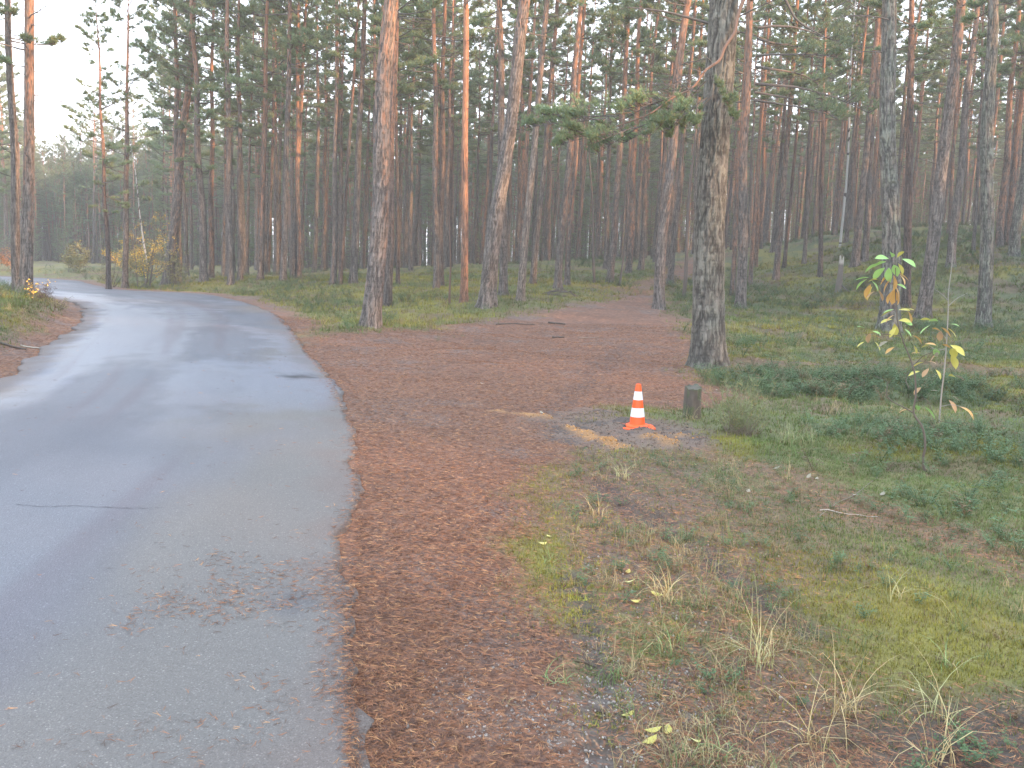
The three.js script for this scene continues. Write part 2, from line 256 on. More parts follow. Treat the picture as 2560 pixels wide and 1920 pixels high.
function groundMap(area, look, n, seed, strokes, mpp) {
  const R = rng(seed), lin = new Float32Array(n * n * 3), hgt = new Float32Array(n * n), c = [0, 0, 0], half = n / 2;
  const macro = new Float32Array(half * half * 3), lit = new Float32Array(half * half);
  for (let j = 0; j < half; j++) for (let i = 0; i < half; i++) {
    const x = area.x0 + area.s * (i + 0.5) / half, z = area.z0 + area.s * (j + 0.5) / half, k = look(x, z); groundColor(x, z, k, c);
    const o = (j * half + i) * 3; macro[o] = c[0]; macro[o + 1] = c[1]; macro[o + 2] = c[2]; lit[j * half + i] = Math.max(k.litter, k.trail * 0.7, k.verge * 0.5) * (1 - k.dirt) * (1 - k.sand);
  }
  for (let j = 0; j < n; j++) for (let i = 0; i < n; i++) {
    const o = ((j >> 1) * half + (i >> 1)) * 3, g = 0.72 + 0.56 * R(), h = (j * n + i) * 3; lin[h] = macro[o] * g; lin[h + 1] = macro[o + 1] * g; lin[h + 2] = macro[o + 2] * g; hgt[j * n + i] = 0.35 + 0.25 * R();
  }
  for (let s = 0; s < strokes; s++) {   // fallen needles too small to stand out one by one
    let x = R() * n, y = R() * n; const q = lit[(y >> 1) * half + (x >> 1)]; if (R() > q) continue;
    const a = R() * Math.PI, len = (0.03 + 0.05 * R()) / mpp, m = Math.max(2, len | 0), dx = Math.cos(a), dy = Math.sin(a), w = R(), v = 0.6 + 0.6 * R();
    const cr = (w < 0.35 ? 0.075 : w < 0.85 ? 0.235 : 0.38) * v, cg = (w < 0.35 ? 0.042 : w < 0.85 ? 0.104 : 0.20) * v, cb = (w < 0.35 ? 0.03 : w < 0.85 ? 0.055 : 0.10) * v;
    for (let t = 0; t < m; t++) { const i = x | 0, j = y | 0; if (i < 0 || j < 0 || i >= n || j >= n) break; const h = (j * n + i) * 3; lin[h] += (cr - lin[h]) * 0.7; lin[h + 1] += (cg - lin[h + 1]) * 0.7; lin[h + 2] += (cb - lin[h + 2]) * 0.7; hgt[j * n + i] = 0.85; x += dx; y += dy; }
  }
  const map = byteTexture(n, n, a => { for (let i = 0; i < n * n; i++) { a[i * 4] = toS(lin[i * 3]); a[i * 4 + 1] = toS(lin[i * 3 + 1]); a[i * 4 + 2] = toS(lin[i * 3 + 2]); a[i * 4 + 3] = 255; } }, true);
  map.wrapS = map.wrapT = THREE.MirroredRepeatWrapping;
  const bump = byteTexture(n, n, a => { for (let i = 0; i < n * n; i++) { a[i * 4] = a[i * 4 + 1] = a[i * 4 + 2] = hgt[i] * 255; a[i * 4 + 3] = 255; } }, false); bump.wrapS = bump.wrapT = THREE.MirroredRepeatWrapping;
  return { map, bump };
}
const nearTex = groundMap(NEAR, nearCover, 2048, 3, 420000, NEAR.s / 2048), midTex = groundMap(MID, midCover, 2048, 4, 300000, MID.s / 2048);
const groundNear = new THREE.MeshStandardMaterial({ map: nearTex.map, bumpMap: nearTex.bump, bumpScale: 0.006, roughness: 0.95 });
const groundMid = new THREE.MeshStandardMaterial({ map: midTex.map, bumpMap: midTex.bump, bumpScale: 0.02, roughness: 0.95 });
function surface(x, z) {   // the ground's surface with ruts, treads and roots
  let h = groundHeight(x, z);
  if (inNear(x, z)) {
    const k = nearCover(x, z);
    h += -0.035 * k.rut - 0.03 * k.track - 0.012 * k.wheel + k.sand * 0.015 + (k.dirt * 0.05) * (fbm(x * 5, z * 5, 3, 12) - 0.5) * 2;
    if (k.track > 0.3) h += 0.012 * k.track * (Math.sin(z * 95 + Math.abs(x - 0.38) * 40) > 0 ? 1 : 0);
    h += k.r > -0.08 ? 0.03 * (1 - smooth(0.15, 1.3, k.r)) * (1 - smooth(-5.9, -5.5, z) * (1 - smooth(-4.9, -4.5, z)) * (1 - smooth(0, 0.3, k.r))) : 0;
    h += 0.02 * (fbm(x * 4.5, z * 4.5, 3, 14) - 0.5);
  }
  return h;
}
{
  const line = (c0, c1, lo, hi, step, grow) => { const a = []; for (let v = c0; v <= c1; v += step) a.push(v); let s = step, v = a[a.length - 1]; while (v < hi) { s *= grow; v += s; a.push(v); } s = step; v = a[0]; while (v > lo) { s *= grow; v -= s; a.unshift(v); } return a; };
  const xs = line(-3.4, 5.2, -150, 150, 0.05, 1.045), zs = line(-11, -2, -300, 14, 0.05, 1.032);
  const nx = xs.length, nz = zs.length, P = new Float32Array(nx * nz * 3), U = new Float32Array(nx * nz * 2), W = new Float32Array(nx * nz * 2);
  for (let j = 0; j < nz; j++) for (let i = 0; i < nx; i++) {
    const k = j * nx + i, x = xs[i], z = zs[j]; P[k * 3] = x; P[k * 3 + 1] = surface(x, z); P[k * 3 + 2] = z;
    U[k * 2] = (x - NEAR.x0) / NEAR.s; U[k * 2 + 1] = (z - NEAR.z0) / NEAR.s; W[k * 2] = (x - MID.x0) / MID.s; W[k * 2 + 1] = (z - MID.z0) / MID.s;
  }
  const ground = new THREE.BufferGeometry(), idx = [[], []], pathIdx = [[], []];
  for (let j = 0; j + 1 < nz; j++) for (let i = 0; i + 1 < nx; i++) {
    const a = j * nx + i, b = a + 1, c = a + nx, e = c + 1, near = xs[i] >= NEAR.x0 && xs[i + 1] <= NEAR.x0 + NEAR.s && zs[j] >= NEAR.z0 && zs[j + 1] <= NEAR.z0 + NEAR.s;
    const x = (xs[i] + xs[i + 1]) / 2, z = (zs[j] + zs[j + 1]) / 2, k = coverAt(x, z);
    idx[near ? 0 : 1].push(a, c, b, b, c, e);
    if (k.litter > 0.5 && k.r > 0.25 && z > -72 && sdPoly(LITTER, x, z) < 0.4) pathIdx[near ? 0 : 1].push(a, c, b, b, c, e);
  }
  const build = (list, lift) => {
    const used = new Map(), p = [], u0 = [], u1 = [], ix = [], groups = [];
    list.forEach((l, m) => { const s = ix.length; for (const v of l) { let q = used.get(v * 2 + m); if (q === undefined) { q = p.length / 3; used.set(v * 2 + m, q); p.push(P[v * 3], P[v * 3 + 1] + lift, P[v * 3 + 2]); const t = m ? W : U; u0.push(t[v * 2], t[v * 2 + 1]); } ix.push(q); } groups.push([s, ix.length - s, m]); });
    const g = new THREE.BufferGeometry(); g.setAttribute('position', new THREE.Float32BufferAttribute(p, 3)); g.setAttribute('uv', new THREE.Float32BufferAttribute(u0, 2)); g.setIndex(ix); for (const q of groups) if (q[1]) g.addGroup(...q); g.computeVertexNormals(); return g;
  };
  const sheet = new THREE.Mesh(build(idx, 0), [groundNear, groundMid]); sheet.receiveShadow = true;
  tag(top(sheet, 'ground'), 'mossy forest floor with brown needles and ruts, rising to the right', null, null, 'structure');
  const path = new THREE.Mesh(build(pathIdx, 0.004), [groundNear, groundMid]); path.receiveShadow = true;
  tag(top(path, 'path'), 'needle-covered dirt path and road shoulder leading into the pines', null, null, 'structure');
}

// ---------------------------------------------------------------- the road
{
  const lenOf = p => { let s = 0; const a = [0]; for (let i = 1; i < p.length; i++) { s += Math.hypot(p[i][0] - p[i - 1][0], p[i][1] - p[i - 1][1]); a.push(s); } return a; };
  const sample = (p, L, t) => { const s = t * L[L.length - 1]; let i = 0; while (i < L.length - 2 && L[i + 1] < s) i++; const f = (s - L[i]) / (L[i + 1] - L[i]); return [lerp(p[i][0], p[i + 1][0], f), lerp(p[i][1], p[i + 1][1], f)]; };
  const smoothLine = p => { const c = new THREE.CatmullRomCurve3(p.map(q => V(q[0], 0, q[1]))); c.curveType = 'centripetal'; return c.getPoints(240).map(q => [q.x, q.z]); };
  const R = smoothLine(ROAD_R), Lf = smoothLine(ROAD_L), LR = lenOf(R), LL = lenOf(Lf);
  const M = 620, N = 72, P = [], U = [], U1 = [], C = [], I = [];
  for (let j = 0; j <= M; j++) {
    const t = 0.9 * Math.pow(j / M, 1.55), a = sample(Lf, LL, t), b = sample(R, LR, t), z = b[1];
    for (let i = 0; i <= N + 2; i++) {
      const edge = i === 0 || i === N + 2; let f = clamp((i - 1) / N, 0, 1);
      let x = lerp(a[0], b[0], f), zz = lerp(a[1], b[1], f);
      const fray = (fbm(z * 1.3, 3.3, 3, 7) - 0.5) * 0.22 + (fbm(z * 7, 8.8, 3, 8) - 0.5) * 0.14 - 0.11 * smooth(-5.7, -5.1, z) * (1 - smooth(-5.0, -4.2, z));
      const fl = (fbm(z * 1.1, 13.3, 3, 7) - 0.5) * 0.5;
      x += fray * smooth(0.88, 1, f) - fl * smooth(0.12, 0, f);
      const wave = (fbm(x * 0.5, zz * 0.5, 3, 77) - 0.5) * 0.035;
      const y = groundHeight(x, zz) * 0.6 + 0.046 + wave * 0.5 + 0.05 * (1 - Math.pow(2 * f - 1, 2));
      P.push(x, edge ? y - 0.09 : y, zz); U.push(x / 1.6, zz / 1.6); U1.push(f, z / -64);
      const g = fbm(x * 0.7, zz * 0.35, 4, 15), g2 = fbm(x * 3, zz * 3, 3, 16), along = fbm(f * 9, zz * 0.08, 3, 18);
      let c = [0.165, 0.166, 0.174];
      mixTo(c, 0.130, 0.132, 0.142, smooth(0.42, 0.62, g));
      mixTo(c, 0.200, 0.182, 0.152, smooth(0.60, 0.92, f + (g - 0.5) * 0.6 - 0.012 * Math.max(0, -zz - 6)) * 0.95);
      mixTo(c, 0.245, 0.250, 0.268, smooth(0.40, 0.56, fbm(f * 3.2 + 2, zz * 0.16, 4, 23) + 0.42 * (0.42 - f) + (g2 - 0.5) * 0.3) * smooth(6, 12, -zz) * 0.8);   // inner lane paler where the sky sheen lies, sheen painted into its colour             // drier worn strip along the edge
      mixTo(c, 0.130, 0.104, 0.112, smooth(0.5, 0.66, along) * 0.5 * (1 - smooth(0.6, 0.85, f)));                           // reddish dust of crushed needles between the wheel tracks
      const damp = (1 - smooth(0.35, 0.6, Math.hypot((x + 1.2) / 0.6, (zz + 4.25) / 0.36) + (g2 - 0.5) * 2.2 + (g - 0.5) * 1.2));
      mixTo(c, 0.110, 0.108, 0.112, damp * 0.45);                                                // damp patch
      const pud = (1 - smooth(0.3, 0.9, Math.hypot((x + 3.0) / 0.3, (zz + 12.2) / 0.5) + (g2 - 0.5) * 1.3));
      mixTo(c, 0.030, 0.030, 0.028, pud);
      mixTo(c, 0.19, 0.10, 0.068, smooth(0.90, 1.0, f + (g2 - 0.5) * 0.16) * smooth(0.35, 0.6, g2 + 0.1) * 0.25);
      mixTo(c, 0.17, 0.12, 0.085, smooth(0.14, 0.0, f + (g2 - 0.5) * 0.14) * 0.8);
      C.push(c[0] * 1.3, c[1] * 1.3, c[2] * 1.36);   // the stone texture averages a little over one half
    }
  }
  const w = N + 3; for (let j = 0; j < M; j++) for (let i = 0; i < w - 1; i++) { const a = j * w + i; I.push(a, a + 1, a + w, a + 1, a + w + 1, a + w); }
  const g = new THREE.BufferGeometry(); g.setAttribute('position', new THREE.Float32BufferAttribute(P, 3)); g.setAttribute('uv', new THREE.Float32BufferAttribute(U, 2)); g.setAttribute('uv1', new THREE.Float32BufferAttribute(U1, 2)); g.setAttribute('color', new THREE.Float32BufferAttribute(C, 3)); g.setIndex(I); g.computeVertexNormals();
  const RR = rng(77), T = 1024, hh = new Float32Array(T * T).fill(0.45), tone = new Float32Array(T * T).fill(0.8);
  for (let s = 0; s < 60000; s++) {   // stones in the asphalt
    const cx = RR() * T, cy = RR() * T, rad = 1.1 + 2.0 * RR() * RR(), v = RR(), b = v < 0.06 ? 1.25 + RR() * 0.5 : 0.6 + 0.55 * RR(), q = Math.ceil(rad);
    for (let y = -q; y <= q; y++) for (let x = -q; x <= q; x++) { const e = (x * x + y * y) / (rad * rad); if (e > 1) continue; const k = ((cy + y + T | 0) % T) * T + ((cx + x + T | 0) % T); tone[k] = b; hh[k] = 0.55 + 0.4 * (1 - e); }
  }
  const map = byteTexture(T, T, a => { for (let i = 0; i < T * T; i++) { const v = toS(Math.min(1, tone[i] * 0.62)); a[i * 4] = a[i * 4 + 1] = a[i * 4 + 2] = v; a[i * 4 + 3] = 255; } }, true);
  const bump = byteTexture(T, T, a => { for (let i = 0; i < T * T; i++) { a[i * 4] = a[i * 4 + 1] = a[i * 4 + 2] = hh[i] * 255; a[i * 4 + 3] = 255; } }, false);
  const rough = byteTexture(512, 1024, (a, W, H) => {
    for (let j = 0; j < H; j++) for (let i = 0; i < W; i++) {
      const f = i / W, z = -64 * j / H, x = f * 5; const n = fbm(f * 7, z * 0.22, 4, 19), n2 = fbm(x * 2.2, z * 0.9, 3, 20);
      let v = 0.60 + (n - 0.5) * 0.2;
      const wet = smooth(0.36, 0.56, fbm(f * 3.2 + 2, z * 0.16, 4, 23) + 0.42 * (0.42 - f) + (n2 - 0.5) * 0.22) * smooth(6, 12, -z) * (1 - smooth(0.66, 0.8, f));
      v = lerp(v, 0.40, wet); v = lerp(v, 0.75, smooth(0.72, 0.95, f + (n - 0.5) * 0.4)); v = lerp(v, 0.75, smooth(0.12, 0.02, f + (n2 - 0.5) * 0.1));
      const k = (j * W + i) * 4; a[k] = a[k + 1] = a[k + 2] = clamp(v, 0, 1) * 255; a[k + 3] = 255;
    }
  }, false); rough.channel = 1;
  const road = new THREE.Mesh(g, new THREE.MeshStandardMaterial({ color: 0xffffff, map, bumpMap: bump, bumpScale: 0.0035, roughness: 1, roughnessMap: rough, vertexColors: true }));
  road.receiveShadow = true; road.castShadow = true;
  const cr = new Acc(), RC = rng(9); { let px = -3.15, pz = -5.5; for (let k = 0; k <= 26; k++) { const y = groundHeight(px, pz) * 0.6 + 0.1, w = 0.0008 + 0.006 * RC() * RC(); const e = (k === 0 || k === 26) ? 0.001 : w; cr.v(px, 0, pz - e); cr.v(px, 0, pz + e); if (k) { const a = k * 2; cr.tri(a - 2, a - 1, a + 1); cr.tri(a - 2, a + 1, a); } px += 0.03 + 0.01 * RC(); pz += (RC() - 0.56) * 0.03; } }
  const down = new THREE.Raycaster(); road.updateMatrixWorld(); road.material.side = THREE.DoubleSide; for (let k = 0; k < cr.p.length; k += 3) { down.set(V(cr.p[k], 1, cr.p[k + 2]), V(0, -1, 0)); const q = down.intersectObject(road)[0]; cr.p[k + 1] = (q ? q.point.y : 0.09) + 0.003; } road.material.side = THREE.FrontSide;
  part(road, 'crack', cr.geo(), mat(S(0.06, 0.06, 0.064), 0.95));
  tag(top(road, 'road'), 'damp grey asphalt road bending left into the pine forest', null, null, 'structure');
}

// ---------------------------------------------------------------- bark
const BARK_H = 22;
function makeBark(seed, o) {   // one picture of the whole stem: flaky plates, dark cracks, thin orange bark above
  const W = 512, H = 2048, tint = new Float32Array(W * H * 3), bump = new Float32Array(W * H);
  const NX = 26, NY = 170;     // flakes round the stem and up the stem
  const wrapped = (x, y, per, k) => { const i = Math.floor(x), j = Math.floor(y); let u = x - i, v = y - j; u = u * u * (3 - 2 * u); v = v * v * (3 - 2 * v); const m = n => ((n % per) + per) % per, p = hash2(m(i), j, k), q = hash2(m(i + 1), j, k), r = hash2(m(i), j + 1, k), s = hash2(m(i + 1), j + 1, k); return p + (q - p) * u + (r - p) * v + (p - q - r + s) * u * v; };
  for (let j = 0; j < H; j++) {
    const y = j / H * BARK_H;
    for (let i = 0; i < W; i++) {
      const c0 = i / W, u = c0 * NX, v = j / H * NY, wob = (wrapped(c0 * 13, y * 5, 13, seed) - 0.5) * 0.9, uu = u + wob;
      let f1 = 9, f2 = 9, id = 0; const iu = Math.floor(uu), iv = Math.floor(v);
      for (let b = -1; b <= 1; b++) for (let a = -1; a <= 1; a++) {
        const cu = iu + a, cv = iv + b, wu = ((cu % NX) + NX) % NX, px = cu + 0.1 + 0.8 * hash2(wu, cv, seed), py = cv + 0.1 + 0.8 * hash2(wu, cv, seed + 3), q = Math.hypot(uu - px, (v - py) * 0.8);
        if (q < f1) { f2 = f1; f1 = q; id = hash2(wu, cv, seed + 5); } else if (q < f2) f2 = q;
      }
      const bil = (n, f, k) => Math.abs(2 * wrapped(c0 * n + wob * n / 40, y * f, n, seed + k) - 1), relief = 0.40 * bil(26, 2.6, 21) + 0.34 * bil(52, 8, 22) + 0.26 * bil(104, 20, 23);
      const gap = smooth(0.12, 0.60, relief) * lerp(0.7, 1, smooth(0.0, 0.12, f2 - f1)), fine = hash2(i, j, seed + 7), grain = wrapped(c0 * 180, j * 0.12, 180, seed + 9), big = noise(Math.cos(c0 * 6.283) * 1.5 + 5, y * 0.5 + Math.sin(c0 * 6.283) * 1.5, seed + 11);
      // old bark
      let r = lerp(o.old[0], o.plate[0], id * 0.8 + grain * 0.3), g = lerp(o.old[1], o.plate[1], id * 0.8 + grain * 0.3), bl = lerp(o.old[2], o.plate[2], id * 0.8 + grain * 0.3);
      const red = smooth(0.55, 0.8, big + (id - 0.5) * 0.4) * (o.ruddy || 0); r = lerp(r, 0.21, red); g = lerp(g, 0.105, red); bl = lerp(bl, 0.07, red);
      const li = (o.lichen || 0) * smooth(0.45, 0.7, noise(i * 0.03, y * 2.2, seed + 13) * 0.6 + id * 0.5); r = lerp(r, 0.21, li); g = lerp(g, 0.235, li); bl = lerp(bl, 0.175, li);
      const dark = lerp(0.34, 1.08, gap); r *= dark; g *= dark; bl *= dark;
      let hgt = 0.25 + 0.6 * smooth(0.05, 0.6, relief) + (id - 0.5) * 0.12 + grain * 0.08;
      // young orange bark, flake by flake
      const up = smooth(-1.6, 1.6, (y - o.orange) / o.span * 1.6 + (id - 0.5) * 2.1 + (big - 0.5) * 1.6);
      if (up > 0) {
        const peel = noise(i * 0.05, j * 0.055, seed + 17), k = 0.72 + 0.4 * grain + 0.25 * (fine - 0.5), pale = smooth(0.6, 0.75, peel) * 0.5;
        let a = lerp(0.33, 0.41, pale) * k, b = lerp(0.165, 0.27, pale) * k, c = lerp(0.098, 0.185, pale) * k;
        const knot = smooth(0.82, 0.9, noise(i * 0.022, y * 1.3, seed + 19)); a *= 1 - 0.65 * knot; b *= 1 - 0.6 * knot; c *= 1 - 0.5 * knot;
        r = lerp(r, a, up); g = lerp(g, b, up); bl = lerp(bl, c, up); hgt = lerp(hgt, 0.5 + 0.25 * peel, up);
      }
      const kk = (j * W + i), s = 0.85 + 0.3 * fine; tint[kk * 3] = r * s; tint[kk * 3 + 1] = g * s; tint[kk * 3 + 2] = bl * s; bump[kk] = hgt;
    }
  }
  const map = byteTexture(W, H, a => { for (let i = 0; i < W * H; i++) { a[i * 4] = toS(tint[i * 3]); a[i * 4 + 1] = toS(tint[i * 3 + 1]); a[i * 4 + 2] = toS(tint[i * 3 + 2]); a[i * 4 + 3] = 255; } }, true);
  const bm = byteTexture(W, H, a => { for (let i = 0; i < W * H; i++) { a[i * 4] = a[i * 4 + 1] = a[i * 4 + 2] = clamp(bump[i], 0, 1) * 255; a[i * 4 + 3] = 255; } }, false);
  return { material: new THREE.MeshStandardMaterial({ map, bumpMap: bm, bumpScale: 0.022, roughness: 0.95 }), bump, W, H };
}
const GREY = { old: [0.120, 0.103, 0.091], plate: [0.245, 0.214, 0.188] };
const BARK = {
  grey: makeBark(101, { ...GREY, orange: 13.5, span: 5, ruddy: 0.15 }),
  gmid: makeBark(141, { old: [0.098, 0.087, 0.072], plate: [0.205, 0.184, 0.152], orange: 15, span: 4, lichen: 0.15 }),
  mid: makeBark(201, { ...GREY, orange: 9.5, span: 6, ruddy: 0.3 }),
  low: makeBark(301, { ...GREY, orange: 6.8, span: 6, ruddy: 0.4 }),
  lichen: makeBark(401, { old: [0.10, 0.093, 0.082], plate: [0.215, 0.202, 0.176], orange: 13.5, span: 4, lichen: 0.45, ruddy: 0.2 }),
  dark: makeBark(501, { old: [0.085, 0.071, 0.064], plate: [0.175, 0.149, 0.132], orange: 12, span: 5, ruddy: 0.2 }),
  red: makeBark(601, { old: [0.16, 0.105, 0.08], plate: [0.27, 0.18, 0.135], orange: 3.6, span: 5, ruddy: 0.7 }),
};
BARK.pale = { material: new THREE.MeshStandardMaterial({ map: BARK.grey.material.map, bumpMap: BARK.grey.material.bumpMap, bumpScale: 0.015, roughness: 0.95, color: S(1.3, 1.28, 1.22) }) };
const twigMaterial = mat(S(0.120, 0.104, 0.092)), needleMaterial = new THREE.MeshPhysicalMaterial({ color: S(0.185, 0.260, 0.130), roughness: 0.9, flatShading: true, side: THREE.DoubleSide, vertexColors: true, transmission: 0.3, thickness: 0 });
// ---------------------------------------------------------------- a pine: bent tapering stem, dead side twigs, flat pads of needles
const stemRadius = (y, H) => Math.pow(Math.max(0, 1 - y / H), 0.72) * 0.172 + 0.012;
function stemGeometry(seed, H, bend, sides, rows, fineTo, bark) {
  const R = rng(seed), A = new Acc(), lobe = [3, 4, 5].map(n => [n, R() * 6.28, 0.3 + R() * 0.5]), top = H - 0.15;
  const ys = []; for (let k = 0; k <= rows; k++) { const t = k / rows; ys.push(fineTo ? (t < 0.9 ? t / 0.9 * fineTo : lerp(fineTo, top, (t - 0.9) / 0.1)) : top * Math.pow(t, 1.5)); }
  for (const y of ys) {
    const o = bend(y), r0 = stemRadius(y, H), fl = Math.exp(-Math.max(0, y) / 0.22) * 0.095 + Math.exp(-y / 1.1) * 0.022;
    for (let s = 0; s <= sides; s++) {
      const f = s / sides * Math.PI * 2; let r = r0 * (1 + 0.035 * Math.sin(2 * f + y * 0.4) + 0.03 * Math.sin(3 * f - y * 0.7)) + fl * (1 + lobe.reduce((q, l) => q + l[2] * 0.55 * Math.sin(l[0] * f + l[1]), 0));
      if (bark && y < fineTo) { const i = Math.floor((s / sides) * bark.W) % bark.W, j = clamp(Math.floor(y / BARK_H * bark.H), 0, bark.H - 1); r += (bark.bump[j * bark.W + i] - 0.6) * 0.026; }
      A.v(o[0] + Math.cos(f) * r, y - 0.12, o[1] + Math.sin(f) * r, s / sides, y / BARK_H);
    }
  }
  for (let k = 0; k + 1 < ys.length; k++) for (let s = 0; s < sides; s++) { const a = k * (sides + 1) + s, b = a + sides + 1; A.tri(a, b, a + 1); A.tri(a + 1, b, b + 1); }
  return A.geo();
}
function tuft(A, R, p, dir, len, count, width, shade) {   // a brush of needles
  for (let k = 0; k < count; k++) {
    const d = V(R() - 0.5, R() - 0.35, R() - 0.5).normalize().multiplyScalar(0.85).addScaledVector(dir, 0.75).normalize(), s = V(R() - 0.5, R() - 0.5, R() - 0.5).cross(d).normalize().multiplyScalar(width * (0.7 + 0.6 * R())), l = len * (0.65 + 0.6 * R());
    const a = A.v(p.x - s.x, p.y - s.y, p.z - s.z), b = A.v(p.x + s.x, p.y + s.y, p.z + s.z), c = A.v(p.x + d.x * l, p.y + d.y * l, p.z + d.z * l), g = shade * (0.75 + 0.5 * R()), y = R() < 0.12 ? 1.5 : 1;
    for (let m = 0; m < 3; m++) A.col(g * y, g, g * (y > 1 ? 0.7 : 1)); A.tri(a, b, c);
  }
}
function limb(wood, R, start, az, el, len, rad, curl, wander = 0.12, seg = 6) {
  const pts = [start.clone()], rs = [rad]; let a = az, e = el; const p = start.clone();
  for (let k = 1; k <= seg; k++) { p.add(V(Math.cos(a) * Math.cos(e), Math.sin(e), Math.sin(a) * Math.cos(e)).multiplyScalar(len / seg)); pts.push(p.clone()); rs.push(rad * (1 - 0.82 * k / seg)); a += (R() - 0.5) * wander * 3; e += curl / seg + (R() - 0.5) * wander * 1.5; }
  wood.tube(pts, rs, rad > 0.02 ? 5 : 3); return { pts, az: a, el: e };
}
function leafyBranch(wood, leaf, R, start, az, el, len, o = {}) {   // a living branch with side shoots that carry needle brushes
  const b = limb(wood, R, start, az, el, len, o.rad || 0.012 + 0.011 * len, o.curl ?? 0.35, o.wander ?? 0.13), side = o.shoots || Math.max(5, Math.round(len * 5.4)), shade = 0.8 + 0.4 * R();
  for (let k = 0; k < side; k++) {
    const t = 0.34 + 0.66 * Math.sqrt(R()), f = t * 6, i = Math.min(5, f | 0), p = b.pts[i].clone().lerp(b.pts[i + 1], f - i), sl = len * (0.16 + 0.2 * R()) * (1.15 - t * 0.5), sa = az + (R() < 0.5 ? -1 : 1) * (0.5 + 0.7 * R());
    const sh = limb(wood, R, p, sa, 0.05 + 0.5 * R(), sl, 0.007 + 0.003 * len, 0.5, 0.15, 3), nt = o.tufts || 5;
    for (let m = 0; m < nt; m++) { const q = 0.35 + 0.65 * (m + R()) / nt, g = q * 3, h = Math.min(2, g | 0), c = sh.pts[h].clone().lerp(sh.pts[h + 1], g - h); c.x += (R() - 0.5) * sl * 0.45; c.z += (R() - 0.5) * sl * 0.45; c.y += (R() - 0.2) * sl * 0.22; tuft(leaf, R, c, V(Math.cos(sa) * 0.6, 0.75, Math.sin(sa) * 0.6), o.needle || 0.2, o.count || 13, o.width || 0.0125, shade); }
  }
  for (let m = 0; m < 3; m++) tuft(leaf, R, b.pts[6].clone().add(V((R() - 0.5) * 0.2, (R() - 0.3) * 0.12, (R() - 0.5) * 0.2)), V(Math.cos(az), 0.8, Math.sin(az)), o.needle || 0.2, o.count || 13, o.width || 0.0125, shade);
}
function makeForm(seed, o) {   // one habit of growth, at 22 m or as given
  const R = rng(seed), H = o.H, bx = (R() - 0.5) * o.bend, bz = (R() - 0.5) * o.bend, p1 = R() * 6, p2 = R() * 6;
  const bend = y => { const t = y / H; return [bx * Math.sin(t * 5 + p1) - bx * Math.sin(p1) + 0.05 * Math.sin(y * 0.9 + p2) - 0.05 * Math.sin(p2), bz * Math.sin(t * 4 + p2) - bz * Math.sin(p2)]; };
  const wood = new Acc(), leaf = new Acc(), at = y => { const q = bend(y); return V(q[0], y - 0.12, q[1]); };
  for (let y = o.twigs; y < o.crown + 2; y += 0.16 + 0.24 * R()) {   // dead twigs and stubs
    const l = R() < 0.45 ? 0.12 + 0.25 * R() : (0.5 + 2.1 * R() * R()) * smooth(o.twigs - 1, o.crown, y) + 0.25, az = R() * 6.28;
    const b = limb(wood, R, at(y), az, -0.25 + 0.6 * R(), l + stemRadius(y, H), 0.008 + 0.008 * l, -0.5 + 1.0 * R(), 0.2, 6);
    if (l > 0.7) for (let k = 0; k < 2 + l * 3; k++) { const i = 2 + (R() * 4 | 0); limb(wood, R, b.pts[i], az + (R() - 0.5) * 2.4, -0.5 + R(), l * (0.2 + 0.3 * R()), 0.007, -0.6 + 1.2 * R(), 0.25, 3); }
  }
  for (let y = o.crown; y < H - 0.3;) {
    const t = (y - o.crown) / (H - o.crown), n = 2 + (R() * 3 | 0), spread = o.spread * Math.pow(Math.sin(Math.PI * (0.2 + 0.74 * t)), 0.8);
    for (let k = 0; k < n; k++) { if (R() < o.gaps * (1 - t * 0.6)) continue; const len = spread * (0.45 + 0.65 * R()); leafyBranch(wood, leaf, R, at(y + R() * 0.3), R() * 6.28, lerp(-0.12, 0.75, t) + (R() - 0.5) * 0.35, len); }
    y += lerp(0.62, 0.4, t);
  }
  for (let k = 0; k < 5; k++) tuft(leaf, R, at(H - 0.1 * k), V(0, 1, 0), 0.2, 8, 0.012, 1);
  return { H, bend, seed, stem: stemGeometry(seed, H, bend, 18, 64, 0, null), wood: wood.geo(), leaf: leaf.geo(true) };
}
const FORMS = [
  makeForm(11, { H: 22, bend: 0.35, twigs: 2.6, crown: 9.5, spread: 2.8, gaps: 0.40 }),
  makeForm(12, { H: 22, bend: 0.5, twigs: 3.4, crown: 11.0, spread: 2.5, gaps: 0.40 }),
  makeForm(13, { H: 22, bend: 0.3, twigs: 2.2, crown: 8.5, spread: 2.6, gaps: 0.50 }),
  makeForm(14, { H: 22, bend: 0.6, twigs: 3.0, crown: 10, spread: 3.0, gaps: 0.45 }),
  makeForm(15, { H: 22, bend: 0.4, twigs: 2.0, crown: 12, spread: 2.2, gaps: 0.45 }),
  makeForm(16, { H: 22, bend: 0.25, twigs: 3.8, crown: 9.5, spread: 2.4, gaps: 0.50 }),
  makeForm(17, { H: 22, bend: 0.4, twigs: 2.4, crown: 7.0, spread: 2.3, gaps: 0.60 }),
  makeForm(18, { H: 22, bend: 0.3, twigs: 2.0, crown: 6.0, spread: 2.6, gaps: 0.45 }),
  makeForm(19, { H: 22, bend: 0.3, twigs: 1.0, crown: 1.8, spread: 3.6, gaps: 0.35 }),
];
const heroStems = new Map();
function heroStem(form, bark) { const k = form.seed + bark; if (!heroStems.has(k)) heroStems.set(k, stemGeometry(form.seed, form.H, form.bend, 110, 420, 10, BARK[bark])); return heroStems.get(k); }
const heroMaterial = {}; for (const k in BARK) { heroMaterial[k] = BARK[k].material.clone(); heroMaterial[k].bumpScale = 0.006; }
const treeSpots = [];
